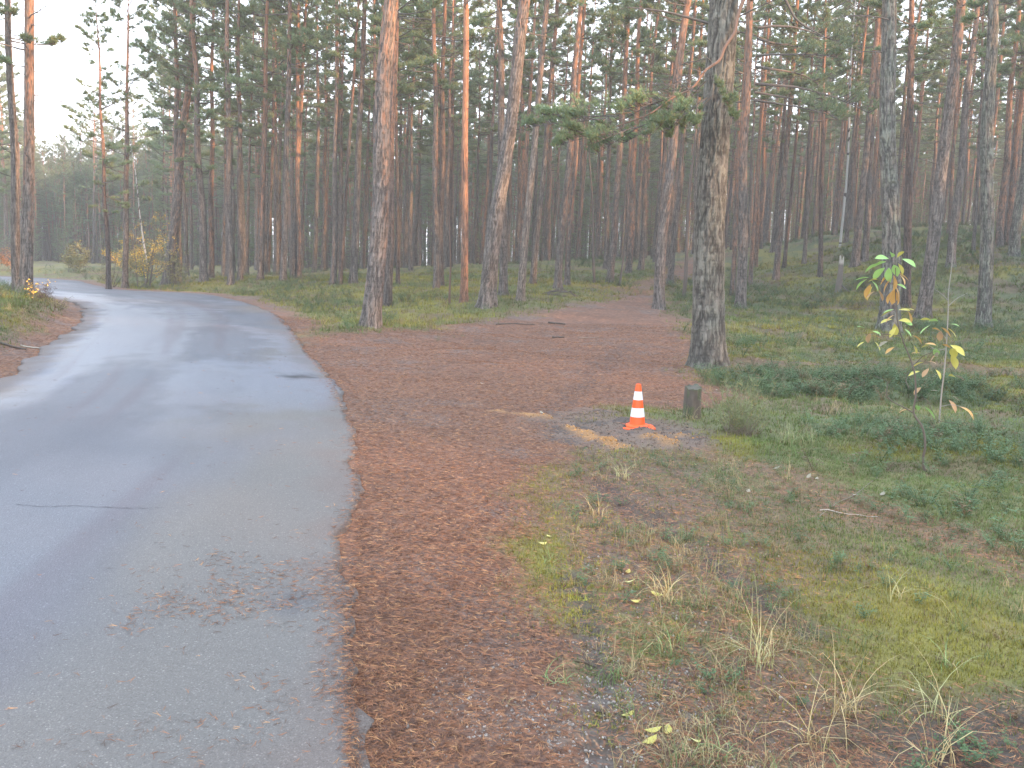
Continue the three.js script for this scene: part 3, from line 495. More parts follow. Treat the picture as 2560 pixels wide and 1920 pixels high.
function plantPine(x, z, thick, lean, bark, height, label, group, form, turn, o = {}) {
  const t = top(new THREE.Group(), 'pine_tree'), s = height / form.H, k = thick / 0.36; tag(t, label, 'pine tree', group);
  t.position.set(x, groundHeight(x, z), z); t.rotation.order = 'ZXY'; t.rotation.set((o.back || 0) * Math.PI / 180, turn, -lean * Math.PI / 180);
  const hero = o.hero && BARK[bark].bump;
  part(t, 'trunk', hero ? heroStem(form, bark) : form.stem, hero ? heroMaterial[bark] : BARK[bark].material).scale.set(k, s, k);
  const bw = part(t, 'branchwork', form.wood, twigMaterial); bw.scale.setScalar(s); bw.userData.kind = 'stuff';
  part(t, 'crown', form.leaf, needleMaterial).scale.setScalar(s);
  treeSpots.push([x, z, thick]); return t;
}
const pines = {};
{
  const R = rng(2024);
  PINES.forEach(([x, z, thick, lean, bark, height, label], i) => {
    const f = height < 16 ? FORMS[7] : x < -13 ? FORMS[[6, 2, 7, 0][i % 4]] : FORMS[[0, 1, 3, 4, 5, 2][Math.floor(R() * 6)]];
    const t = plantPine(x, z, thick, lean, bark, height, label, 'nearer pines of the forest', f, R() * 6.28, { back: (R() - 0.5) * 2.4, hero: thick > 0.4 || Math.hypot(x, z) < 33 });
    if (thick > 0.48) pines[bark] = t;
  });
}
// pines deeper in the wood, still one by one
{
  const R = rng(88), spots = [], want = 236;
  const open = (x, z) => {
    const d = -z, r = distPoly(ROAD_R, x, z)[0], l = -distPoly(ROAD_L, x, z)[0]; if (Math.max(r, l) < 1.6) return false;
    if (Math.abs(distPoly(PATH, x, z)[0]) < 1.9) return false;
    if (x / d < -0.395 && x / d > -0.56 && d < 101) return false;                   // the gap over the road
    for (const t of treeSpots) if (Math.hypot(t[0] - x, t[1] - z) < 1.7) return false;
    for (const t of spots) if (Math.hypot(t[0] - x, t[1] - z) < 1.9) return false; return true;
  };
  for (let n = 0; n < 40000 && spots.length < want; n++) { const d = 49 + 53 * Math.pow(R(), 0.9), x = (R() * 2 - 1) * 0.61 * d; if (open(x, -d)) spots.push([x, -d]); }
  const ANCHOR = [['A1', 'the two verge pines'], ['A3', 'the slender dark pine'], ['A5', 'the stout leaning pine at the bend'], ['A9', 'the dark-footed pine at the bend'], ['B1', 'the salmon-red pine'], ['B4', 'the pine with an orange flank'], ['B6', 'the dark-footed tan pine'], ['B9', 'the large roadside pine'], ['B13', 'the close pair of pines'], ['B16', 'the brick-orange pine'], ['B17', 'the broad grey pine'], ['C2', 'the crooked whitish-footed pine'], ['C4', 'the pine above the soil hollow'], ['C8', 'the leaning pine on the rise'], ['C10', 'the vivid orange pine'], ['C12', 'the path-side leaning pine'], ['C15', 'the biggest trunk'], ['C18', 'the tall pine beside the biggest'], ['D1', 'the first pine on the slope'], ['D5', 'the broken snag'], ['D6', 'the tan-topped leaning pine'], ['D9', 'the large lichen-grey pine'], ['D11', 'the sturdy pine on the bank'], ['D14', 'the tall greenish-grey pine'], ['D17', 'the lichen-footed outermost pine']].map(([k, n]) => [PIN_AT[k], n]);
  const bins = new Map(), ORD = ['nearest', 'second', 'third', 'fourth', 'fifth', 'sixth', 'seventh', 'eighth', 'ninth', 'tenth', 'eleventh', 'twelfth', 'thirteenth', 'fourteenth', 'fifteenth', 'sixteenth'];
  spots.sort((p, q) => q[1] - p[1]);
  for (const [x, z] of spots) {
    const d = -z, a = x / d; let near = ANCHOR[0]; for (const q of ANCHOR) if (Math.abs(q[0] - a) < Math.abs(near[0] - a)) near = q;
    const key = (a < near[0] ? 'left of ' : 'right of ') + near[1], rank = bins.get(key) || 0; bins.set(key, rank + 1);
    const zone = a < -0.33 ? 0 : a < -0.02 ? 1 : a < 0.28 ? 2 : 3;
    const bark = ['low', 'mid', 'grey', 'mid', 'dark', 'grey', 'mid', 'low'][R() * 8 | 0], h = 17.5 + 4 * R(), f = zone === 0 ? FORMS[[6, 7, 2, 7][R() * 4 | 0]] : FORMS[R() * 7 | 0], thick = 0.2 + 0.14 * R(), look = { low: 'orange-topped', mid: 'half orange', grey: 'grey', dark: 'dark', red: 'reddish' }[bark];
    const where = `${ORD[Math.min(15, rank)]} background pine ${key}, ${thick < 0.26 ? 'thin' : 'straight'} and ${look}`;
    plantPine(x, z, thick, 0.8 + (R() - 0.5) * 4, bark, h, where, ['pines across the road', 'pines behind the roadside trees', 'pines behind the rise', 'pines on the upper slope'][zone], f, R() * 6.28, { back: (R() - 0.5) * 3 });
  }
}
// the wood beyond, which reads as one mass, and the same wood off to the sides that shades the clearing from the low sun
{
  const R = rng(909), wood = top(new THREE.Group(), 'pine_wood'); tag(wood, 'dense far pine wood filling the gaps behind all the trunks', 'wood', null, 'stuff');
  const spots = [];
  for (let n = 0; n < 1700; n++) { const d = 103 + 95 * Math.pow(R(), 0.8), x = (R() * 2 - 1) * 0.66 * d; if (Math.abs(distPoly(PATH, x, -d)[0]) > 1 && !(d < 125 && x / d < -0.40 && x / d > -0.55)) spots.push([x, -d]); }
  for (let n = 0; n < 480; n++) { const x = 30 + 76 * R(), z = -58 + 108 * R(); if (x > 0.66 * -z + 4) spots.push([x, z]); }
  for (let n = 0; n < 120; n++) { const z = -60 + 70 * R(), x = -(0.68 * Math.max(0, -z) + 12 + 50 * R()); if (Math.max(distPoly(ROAD_R, x, z)[0], -distPoly(ROAD_L, x, z)[0]) > 3) spots.push([x, z]); }
  for (let n = 0; n < 260; n++) { const d = 104 + 40 * R(), x = -(0.38 + 0.2 * R()) * d; spots.push([x, -d, 0.62]); }
  const young = []; for (let n = 0; n < 850; n++) { const d = 80 + 90 * R(), x = (R() * 2 - 1) * 0.66 * d; if (Math.abs(distPoly(PATH, x, -d)[0]) > 3 && Math.max(distPoly(ROAD_R, x, -d)[0], -distPoly(ROAD_L, x, -d)[0]) > 3) young.push([x, -d]); }
  const use = [0, 2, 3, 6, 8], lists = use.map(() => []); spots.forEach((s, i) => lists[i % 4].push(s)); lists[4] = young;
  const m = new THREE.Matrix4(), q = new THREE.Quaternion(), up = V(0, 1, 0), e = new THREE.Euler();
  lists.forEach((list, i) => {
    const f = FORMS[use[i]], parts = [['trunk_mass', f.stem, BARK[['low', 'mid', 'grey', 'low', 'grey'][i]].material], ['branch_mass', f.wood, twigMaterial], ['crown_mass', f.leaf, needleMaterial]];
    const meshes = parts.map(([n, g, mt]) => { const im = new THREE.InstancedMesh(g, mt, list.length); im.name = n; im.castShadow = im.receiveShadow = true; im.userData.kind = 'stuff'; wood.add(im); return im; });
    list.forEach(([x, z, low], k) => { const s = (low || 1) * (i === 4 ? 2.5 + 7 * R() * R() : 15.5 + 4.5 * R()) / 22; e.set((R() - 0.5) * 0.05, R() * 6.28, (R() - 0.6) * 0.05); q.setFromEuler(e); m.compose(V(x, groundHeight(x, z) - 0.05, z), q, V(s, s, s)); for (const im of meshes) im.setMatrixAt(k, m); });
  });
}

// ---------------------------------------------------------------- needles, moss, grass, bilberry and grit: nobody could count them
function scatter(name, label, category, geometry, material, list) {   // list: x, z, turn, scale, lift, r, g, b, tiltX, tiltZ, stretch
  const im = new THREE.InstancedMesh(geometry, material, list.length), m = new THREE.Matrix4(), q = new THREE.Quaternion(), e = new THREE.Euler(), c = new THREE.Color();
  list.forEach((s, k) => { e.set(s[8] || 0, s[2], s[9] || 0, 'YXZ'); q.setFromEuler(e); m.compose(V(s[0], s[4], s[1]), q, V(s[3], s[3] * (s[10] || 1), s[3])); im.setMatrixAt(k, m); im.setColorAt(k, c.setRGB(s[5], s[6], s[7])); });
  im.castShadow = im.receiveShadow = true; tag(top(im, name), label, category, null, 'stuff');
}
const white = mat(S(1, 1, 1), 0.85, { flatShading: true, side: THREE.DoubleSide });
function blades(seed, n, hMin, hMax, width, droop, spread, seg = 3) {   // a tuft of curved blades
  const R = rng(seed), A = new Acc();
  for (let k = 0; k < n; k++) {
    const az = R() * 6.28, h = lerp(hMin, hMax, R()), lean = 0.15 + R() * droop, bx = (R() - 0.5) * spread, bz = (R() - 0.5) * spread, w = width * (0.6 + 0.6 * R()), sx = -Math.sin(az) * w, sz = Math.cos(az) * w; let prev = null;
    for (let s = 0; s <= seg; s++) {
      const t = s / seg, a = lean * t * 1.3, x = bx + Math.cos(az) * h * Math.sin(a) * t, z = bz + Math.sin(az) * h * Math.sin(a) * t, y = h * t * Math.cos(a * 0.9) - 0.01, q = 1 - t * 0.92;
      const l = A.v(x - sx * q, y, z - sz * q), r = A.v(x + sx * q, y, z + sz * q); if (prev) { A.tri(prev[0], prev[1], r); A.tri(prev[0], r, l); } prev = [l, r];
    }
  }
  return A.geo(true);
}
{
  const R = rng(515);
  const pick = (d0, d1, p, wide = 0.6) => { const d = d0 + (d1 - d0) * Math.pow(R(), p), x = (R() * 2 - 1) * (wide * d + 0.4); return [x, -d]; };
  // pairs of brown needles
  const nd = new Acc(); for (const s of [-1, 1]) { const p = [[0, 0], [0.018, 0.001 * s], [0.036, 0.004 * s], [0.052, 0.009 * s]]; let prev = null; p.forEach(([x, z], i) => { const w = 0.0008 * (i === 3 ? 0.5 : 1), l = nd.v(x * 0.85, 0.0008, z - w), r = nd.v(x * 0.85, 0.0018, z + w); if (prev) { nd.tri(prev[0], prev[1], r); nd.tri(prev[0], r, l); } prev = [l, r]; }); }
  const needles = [];
  const lay = (n, d0, d1, p, size, share) => { for (let k = 0; k < n; k++) { const [x, z] = pick(d0, d1, p), c = coverAt(x, z); const a = Math.max(c.litter * (1 - 0.55 * c.gravel), c.trail * 0.4, c.verge * 0.42, c.corner * 0.3) * (1 - 0.7 * c.dirt) * (1 - c.sand) * (1 - 0.7 * c.track); let on = c.r < -0.02 && c.l < 0 ? share * (0.010 + 0.85 * smooth(-0.16, 0.03, c.r + c.n * 0.35) + 0.10 * smooth(0.16, 0.3, c.n2 + 0.2 * c.n) * smooth(-2.4, -0.6, c.r) + 0.5 * (1 - smooth(0.5, 1.1, Math.hypot((x + 1.25) / 0.6, (z + 4.2) / 0.5) + c.n2 * 2))) : a; if (R() > on) continue; const y = (c.r < 0.02 && c.l < 0) ? groundHeight(x, z) * 0.6 + 0.088 - 0.034 * smooth(-1.2, 0, c.r) : surface(x, z) + 0.006; const t = R(), v = 0.7 + 0.6 * R(); needles.push([x, z, R() * 6.28, (size - 0.022 * z) * (0.7 + 0.6 * R()), y + R() * 0.008, (t < 0.34 ? 0.11 : t < 0.90 ? 0.265 : 0.45) * v, (t < 0.34 ? 0.056 : t < 0.90 ? 0.116 : 0.235) * v, (t < 0.34 ? 0.036 : t < 0.90 ? 0.055 : 0.10) * v, (R() - 0.5) * 0.5, (R() - 0.5) * 0.5]); } };
  lay(760000, 2.2, 26, 1.9, 0.62, 0.45);
  scatter('needle_litter', 'loose rust-brown pine needles strewn along the road edge and path', 'needles', nd.geo(true), white, needles);
  // moss
  const moss = [[], []], mg = [blades(61, 9, 0.02, 0.05, 0.004, 1.0, 0.05, 1), blades(62, 11, 0.025, 0.06, 0.0035, 1.2, 0.07, 1)];
  const grow = (n, d0, d1, p, size) => { for (let k = 0; k < n; k++) { const [x, z] = pick(d0, d1, p), c = coverAt(x, z); if (c.r < 0.5 && c.l < 0.5) continue; const free = (1 - c.litter) * (1 - c.trail * 0.9) * (1 - c.dirt) * (1 - c.verge * 0.75) * (1 - c.corner * 0.85) * (1 - c.rut) * (1 - c.sand); if (R() > free) continue; const a = fbm(x * 0.33, z * 0.33, 3, 51), b = fbm(x * 1.4, z * 1.4, 3, 61), yel = smooth(0.42, 0.58, a + (b - 0.5) * 0.5 + 0.1 * smooth(6, 2, x) * smooth(16, 24, -z)), v = (0.75 + 0.5 * R()) * (0.5 + 1.0 * fbm(x * 1.7, z * 1.7, 3, 222)), br = R() < 0.12; moss[k & 1].push([x, z, R() * 6.28, size * (0.7 + 0.7 * R()), surface(x, z), br ? 0.19 * v : lerp(0.115, 0.215, yel) * v, br ? 0.14 * v : lerp(0.150, 0.200, yel) * v, br ? 0.07 * v : lerp(0.036, 0.028, yel) * v, 0, 0]); } };
  grow(130000, 3, 9, 0.8, 0.62); grow(90000, 8, 22, 0.8, 1.25); grow(50000, 20, 50, 0.9, 3.0);
  scatter('moss', 'yellow-green moss carpet beside the needle path', 'moss', mg[0], white, moss[0]); scatter('moss', 'darker feathery moss growing through the moss carpet', 'moss', mg[1], white, moss[1]);
  // grass
  const grass = [[], []], gg = [blades(71, 9, 0.05, 0.17, 0.0022, 1.5, 0.06), blades(72, 12, 0.08, 0.24, 0.002, 1.3, 0.07)];
  const sow = (n, d0, d1, p, size, f) => { for (let k = 0; k < n; k++) { const [x, z] = pick(d0, d1, p), c = coverAt(x, z); if (c.r < 0.3 && c.l < 0.25) continue; if (R() > f(x, z, c)) continue; const straw = R() < 0.30 + 0.3 * c.verge, v = (0.7 + 0.5 * R()) * (0.55 + 0.9 * fbm(x * 1.1, z * 1.1, 3, 221)); grass[k & 1].push([x, z, R() * 6.28, size * (0.6 + 0.7 * R()), surface(x, z), straw ? 0.33 * v : 0.110 * v, straw ? 0.26 * v : 0.160 * v, straw ? 0.125 * v : 0.048 * v, 0, 0]); } };
  const patch = (x, z, f, k) => smooth(0.46, 0.62, fbm(x * f, z * f, 3, k));
  sow(15000, 2.4, 9, 0.9, 0.8, (x, z, c) => (0.02 + 0.5 * c.verge * patch(x, z, 1.6, 201) + 0.12 * patch(x, z, 0.8, 202) * smooth(1.4, 2.4, x)) * (1 - 0.93 * c.litter) * (1 - c.dirt) * (1 - 0.5 * c.corner));
  sow(26000, 8, 26, 0.8, 1.15, (x, z, c) => (0.03 + 0.42 * patch(x, z, 0.5, 203)) * (1 - c.litter) * (1 - c.trail) * (1 - c.dirt));
  sow(26000, 16, 60, 0.8, 1.7, (x, z, c) => (0.04 + 0.45 * patch(x, z, 0.25, 204)) * (1 - c.litter));
  sow(9000, 18, 60, 0.8, 1.7, (x, z, c) => smooth(0.7, 1.5, Math.max(c.r < 6 && z < -20 ? c.r : 0, c.l < 6 ? c.l : 0)) * (c.r < 4 || (c.l > 0 && c.l < 4) ? 0.8 : 0) * (1 - 0.7 * c.litter));
  scatter('grass', 'short wispy green and straw grass scattered over the moss', 'grass', gg[0], white, grass[0]); scatter('grass', 'taller thin grass along the verge and between the trunks', 'grass', gg[1], white, grass[1]);
  // bilberry and heather twigs
  const bb = [81, 82].map(seed => { const Q = rng(seed), A = new Acc(); for (let s = 0; s < 6; s++) { const az = Q() * 6.28, h = 0.10 + 0.12 * Q(), tip = V(Math.cos(az) * h * 0.6, h, Math.sin(az) * h * 0.6); A.tube([V(0, 0, 0), tip.clone().multiplyScalar(0.5).add(V(0, h * 0.1, 0)), tip], [0.002, 0.0016, 0.001], 3); for (let k = 0; k < 9; k++) { const t = 0.3 + 0.75 * Q(), p = tip.clone().multiplyScalar(t).add(V((Q() - 0.5) * 0.06, (Q() - 0.5) * 0.03, (Q() - 0.5) * 0.06)), a = Q() * 6.28, l = 0.012 + 0.012 * Q(), w = l * 0.55, ux = Math.cos(a), uz = Math.sin(a), dy = (Q() - 0.4) * 0.012; const A0 = A.v(p.x - ux * l, p.y, p.z - uz * l), B0 = A.v(p.x - uz * w, p.y + dy, p.z + ux * w), C0 = A.v(p.x + ux * l, p.y + dy * 2, p.z + uz * l), D0 = A.v(p.x + uz * w, p.y + dy, p.z - ux * w); A.tri(A0, B0, C0); A.tri(A0, C0, D0); } } return A.geo(true); });
  const bil = [[], []];
  const bush = (n, d0, d1, p, size, f) => { for (let k = 0; k < n; k++) { const [x, z] = pick(d0, d1, p), c = coverAt(x, z); if (c.r < 1.2 && c.l < 1.2) continue; if (R() > f(x, z, c) * (1 - c.litter) * (1 - c.dirt)) continue; const v = 0.7 + 0.6 * R(), br = R() < 0.14; bil[k & 1].push([x, z, R() * 6.28, size * (0.7 + 0.6 * R()), surface(x, z) - 0.01, (br ? 0.15 : 0.075) * v, (br ? 0.10 : 0.125) * v, (br ? 0.05 : 0.048) * v, 0, 0]); } };
  bush(9000, 9.5, 17, 1, 0.85, (x, z, c) => c.bil * (1 - c.trail) * 1.1);
  bush(14000, 5, 16, 0.8, 0.8, (x, z, c) => 0.5 * patch(x, z, 0.45, 211) * smooth(2.4, 4, x) * (1 - c.trail));
  bush(34000, 15, 62, 0.8, 1.25, (x, z, c) => (0.08 + 0.6 * patch(x, z, 0.22, 212)) * (x > 4 ? 1 : 0.55) * (1 - c.trail));
  bush(5000, 2.4, 8, 0.9, 0.42, (x, z, c) => 0.35 * c.verge * patch(x, z, 2.2, 213) + 0.25 * patch(x, z, 1.2, 214) * smooth(1.4, 2.4, x));
  scatter('bilberry_shrub', 'low dark green bilberry covering the ground around the biggest pine', 'ground cover', bb[0], white, bil[0]); scatter('bilberry_shrub', 'small-leaved bilberry twigs spread over the green slope', 'ground cover', bb[1], white, bil[1]);
  // grit where the needles are worn away
  const pebble = new THREE.IcosahedronGeometry(0.006, 0), grit = [];
  for (let k = 0; k < 60000; k++) { const [x, z] = pick(2.2, 6.5, 1, 0.45), c = coverAt(x, z); if (c.r < 0.05 || R() > c.gravel * 0.6 * smooth(0.4, 0.58, fbm(x * 5, z * 5, 2, 81)) + 0.07 * c.verge * smooth(0.48, 0.6, fbm(x * 2.3, z * 2.3, 3, 231))) continue; const v = 0.55 + 0.8 * R(); grit.push([x, z, R() * 6.28, 0.5 + 1.1 * R() * R(), surface(x, z) + 0.004, 0.31 * v, 0.275 * v, 0.235 * v, R() * 3, R() * 3, 0.7]); }
  scatter('gravel', 'pale grit showing where the brown needles are worn away', 'gravel', pebble, white, grit);
  // crumbs of dug soil beside the cone
  const soil = [];
  for (let k = 0; k < 9000; k++) { const x = 1.2 + (R() - 0.5) * 3, z = -9.2 + (R() - 0.5) * 2.8, c = coverAt(x, z); if (R() > c.dirt * 0.5 + c.sand * 0.3) continue; const v = 0.5 + 0.9 * R(), s = R() < c.sand; soil.push([x, z, R() * 6.28, 0.6 + 2.4 * R() * R() * R(), surface(x, z) + 0.002, (s ? 0.40 : 0.150) * v, (s ? 0.20 : 0.106) * v, (s ? 0.065 : 0.078) * v, R() * 3, R() * 3, 0.8]); }
  scatter('dirt', 'crumbs of dug grey soil and orange sand around the cone', 'soil', new THREE.IcosahedronGeometry(0.008, 0), white, soil);
}

// ---------------------------------------------------------------- single things
function group(name, x, z, label, category, grp, turn = 0, sink = 0) { const g = top(new THREE.Group(), name); g.position.set(x, surface(x, z) - sink, z); g.rotation.y = turn; return tag(g, label, category, grp); }
{ // the traffic cone
  const c = group('traffic_cone', 1.35, -9.35, 'orange traffic cone with two white bands standing on bare soil', 'traffic cone', null, 0.06); c.rotation.z = 0.012; c.scale.setScalar(1.05); c.position.y += 0.012;
  const orange = mat(S(0.93, 0.115, 0.018), 0.5), silver = mat(S(0.82, 0.83, 0.85), 0.38), lathe = p => new THREE.LatheGeometry(p.map(q => new THREE.Vector2(q[0], q[1])), 48);
  const sh = new THREE.Shape(); for (let k = 0; k <= 160; k++) { const f = k / 160 * Math.PI * 2, sq = 1 / Math.pow(Math.pow(Math.abs(Math.cos(f)), 5) + Math.pow(Math.abs(Math.sin(f)), 5), 1 / 5), e = Math.abs(((f / (Math.PI / 2) + 0.5) % 1) - 0.5), r = 0.150 * Math.min(sq, 1.17) * (1 - 0.10 * Math.exp(-e * e * 420)); k ? sh.lineTo(Math.cos(f) * r * 1.12, Math.sin(f) * r) : sh.moveTo(r * 1.12, 0); }
  const bg = new THREE.ExtrudeGeometry(sh, { depth: 0.012, bevelEnabled: true, bevelSize: 0.006, bevelThickness: 0.004, bevelSegments: 3 }); bg.rotateX(-Math.PI / 2); bg.translate(0, 0.006, 0);
  const base = part(c, 'base', bg, orange);
  part(base, 'base_ring', lathe([[0.122, 0.02], [0.123, 0.030], [0.115, 0.042], [0.100, 0.047], [0.08, 0.049]]), orange);
  part(c, 'body', lathe([[0.082, 0.046], [0.0775, 0.056], [0.0725, 0.12], [0.0272, 0.448], [0.0255, 0.456], [0.020, 0.457], [0.018, 0.440]]), orange);
  const rad = y => lerp(0.0725, 0.0272, (y - 0.12) / 0.328) + 0.0012;
  for (const [a, b] of [[0.124, 0.214], [0.296, 0.382]]) part(c, 'reflective_band', lathe([[rad(a) - 0.002, a], [rad(a), a + 0.001], [rad(b), b - 0.001], [rad(b) - 0.002, b]]), silver);
}
{ // the short old post
  const R = rng(5), p = group('wooden_post', 2.07, -10.05, 'short weathered wooden post sunk in the grass right of the cone', 'post', null, 0.3, 0.04), A = new Acc(), N = 40, M = 26;
  for (let j = 0; j <= M; j++) for (let i = 0; i <= N; i++) { const f = i / N * Math.PI * 2, t = j / M, sq = 0.086 / Math.pow(Math.pow(Math.abs(Math.cos(f)), 3.4) + Math.pow(Math.abs(Math.sin(f)), 3.4), 1 / 3.4), fi = i % N, r = sq * (1 + 0.05 * (1 - t)) + (fbm(fi * 0.9, t * 2.2, 3, 301) - 0.5) * 0.02 - (hash2(fi, 3, 5) > 0.8 ? 0.008 : 0), y = t * (0.40 + 0.018 * Math.cos(f + 1) + (noise(fi * 0.7, 1, 303) - 0.5) * 0.03), v = 0.6 + 0.8 * fbm(fi * 1.1, t * 4, 3, 305), g = smooth(0.5, 0.65, fbm(fi * 0.4, t * 5, 2, 306)); A.v(Math.cos(f) * r, y, Math.sin(f) * r); A.col(lerp(0.105, 0.085, g) * v, lerp(0.088, 0.098, g) * v, lerp(0.070, 0.05, g) * v); }
  for (let j = 0; j < M; j++) for (let i = 0; i < N; i++) { const a = j * (N + 1) + i; A.tri(a, a + N + 1, a + 1); A.tri(a + 1, a + N + 1, a + N + 2); }
  part(p, 'post', A.geo(), mat(0xffffff, 0.95, { vertexColors: true }));
  const T = new Acc(), q = A.p.slice(M * (N + 1) * 3); T.v(0.005, 0.392, 0); T.col(0.10, 0.088, 0.07); for (let i = 0; i <= N; i++) { T.v(q[i * 3], q[i * 3 + 1], q[i * 3 + 2]); const v = 0.5 + R() * 0.8; T.col(0.085 * v, 0.085 * v, 0.055 * v); } for (let i = 1; i <= N; i++) T.tri(0, i + 1, i);
  part(p, 'end_grain', T.geo(), mat(0xffffff, 0.95, { vertexColors: true }));
}
const greenBlade = mat(S(0.17, 0.25, 0.085), 0.7, { flatShading: true, side: THREE.DoubleSide }), paleBlade = mat(S(0.33, 0.32, 0.14), 0.7, { flatShading: true, side: THREE.DoubleSide }), strawBlade = mat(S(0.45, 0.34, 0.155), 0.75, { flatShading: true, side: THREE.DoubleSide });
{ // grass tufts one can point at
  const tufts = [
    [0.27, -4.99, 0, 12, 0.05, 0.13, 'flat green grass tuft at the edge of the brown needles'], [0.22, -3.43, 0, 14, 0.06, 0.17, 'fresh green grass tuft alone among the brown needles'],
    [1.12, -3.67, 1, 22, 0.14, 0.42, 'sprawling pale grass tuft with long bent blades'], [1.35, -3.30, 2, 16, 0.12, 0.4, 'straw-coloured sprawling grass near the corner soil painted darker'],
    [0.72, -3.77, 0, 12, 0.07, 0.24, 'green grass tuft just right of the tyre track'], [2.05, -4.51, 1, 9, 0.15, 0.34, 'few broad pale blades lying on the bright moss'],
    [1.95, -3.70, 0, 12, 0.06, 0.2, 'small green tuft on the lower edge of the bright moss'], [0.81, -4.35, 2, 26, 0.1, 0.3, 'dense straw-coloured tuft beside yellow leaves'],
    [1.15, -3.05, 2, 12, 0.15, 0.42, 'long straw blades closest to the bottom of the picture'], [0.62, -6.0, 2, 18, 0.08, 0.24, 'dry tuft at the start of the dark rut'], [0.92, -7.1, 1, 16, 0.08, 0.22, 'pale tuft below the dug sand'],
    [1.55, -2.95, 2, 14, 0.15, 0.45, 'straw blades leaning over the corner soil painted darker'], [1.7, -3.25, 1, 12, 0.1, 0.35, 'pale drooping blades between the bright moss and the dark corner'], [0.75, -2.95, 0, 10, 0.05, 0.16, 'small green tuft at the bottom beside yellow leaves'], [2.03, -9.93, 1, 18, 0.1, 0.3, 'grass tuft growing against the foot of the wooden post']];
  tufts.forEach(([x, z, k, n, a, b, label], i) => { const g = group('grass_tuft', x, z, label, 'grass tuft', 'grass tufts on the verge'); part(g, 'blades', blades(700 + i, Math.round(n * 1.5), a, b, 0.0024, 1.9, 0.11, 5), [greenBlade, paleBlade, strawBlade][k]).userData.kind = 'stuff'; if (k < 2) part(g, 'dry_blades', blades(740 + i, Math.ceil(n * 0.4), a, b * 1.1, 0.002, 2.1, 0.08, 5), strawBlade).userData.kind = 'stuff'; });
}
{ // the wispy bush right of the post
  const R = rng(21), b = group('broom_bush', 2.42, -9.2, 'wispy green bush with brown twiggy base right of the post', 'bush', null), w = new Acc(), l = new Acc();
  for (let k = 0; k < 105; k++) { const az = R() * 6.28, s = limb(w, R, V((R() - 0.5) * 0.22, -0.02, (R() - 0.5) * 0.2), az, 1.3 - 0.8 * R(), 0.26 + 0.3 * R(), 0.0026, 0.35, 0.12, 4); for (let m = 0; m < 5; m++) { const t = 1.2 + 2.8 * R(), i = Math.min(3, t | 0); tuft(l, R, s.pts[i].clone().lerp(s.pts[i + 1], t - i), V(Math.cos(az) * 0.4, 0.9, Math.sin(az) * 0.4), 0.06, 7, 0.002, 1); } }
  b.scale.setScalar(1.22); part(b, 'twigs', w.geo(), mat(S(0.26, 0.205, 0.15))).userData.kind = 'stuff'; part(b, 'foliage', l.geo(true), mat(S(0.22, 0.245, 0.11), 0.8, { flatShading: true, side: THREE.DoubleSide, vertexColors: true }));
}
{ const R = rng(22), b = group('broom_bush', 2.85, -8.75, 'low straw-green tuft bush just right of the wispy bush', 'bush', null); part(b, 'blades', blades(760, 70, 0.12, 0.34, 0.0022, 1.0, 0.3, 4), paleBlade).userData.kind = 'stuff'; part(b, 'green_blades', blades(761, 60, 0.1, 0.3, 0.0022, 1.0, 0.32, 4), greenBlade).userData.kind = 'stuff'; }
// ---------------------------------------------------------------- leafy saplings: each leaf is a piece of its own
const leafGeo = [0, 1].map(k => { const A = new Acc(), n = 6; for (let s = 0; s <= n; s++) { const t = s / n, w = 0.25 * Math.pow(Math.sin(Math.PI * Math.pow(t, 1.25)), 0.75) + 0.006, x = t, y = -0.16 * t * t * (k ? 1.7 : 0.8); A.v(x, y + w * 0.32, -w); A.v(x, y, 0); A.v(x, y + w * 0.32, w); if (s) { const a = (s - 1) * 3; for (const q of [0, 1]) { A.tri(a + q, a + q + 1, a + q + 4); A.tri(a + q, a + q + 4, a + q + 3); } } } return A.geo(); });
const leafMat = (r, g, b) => new THREE.MeshPhysicalMaterial({ color: S(r, g, b), roughness: 0.8, side: THREE.DoubleSide, transmission: 0.3, thickness: 0 });
const LEAF = { g: leafMat(0.36, 0.58, 0.17), y: leafMat(0.62, 0.55, 0.12), o: leafMat(0.62, 0.36, 0.11), b: leafMat(0.50, 0.31, 0.16), p: leafMat(0.33, 0.29, 0.20) };
function leafOn(t, R, x, y, z, len, kind, az, el) { const m = part(t, 'leaf', leafGeo[R() * 2 | 0], LEAF[kind]); m.position.set(x, y, z); m.rotation.order = 'YZX'; m.rotation.set((R() - 0.5) * 1.4, -az, el); m.scale.setScalar(len); return m; }
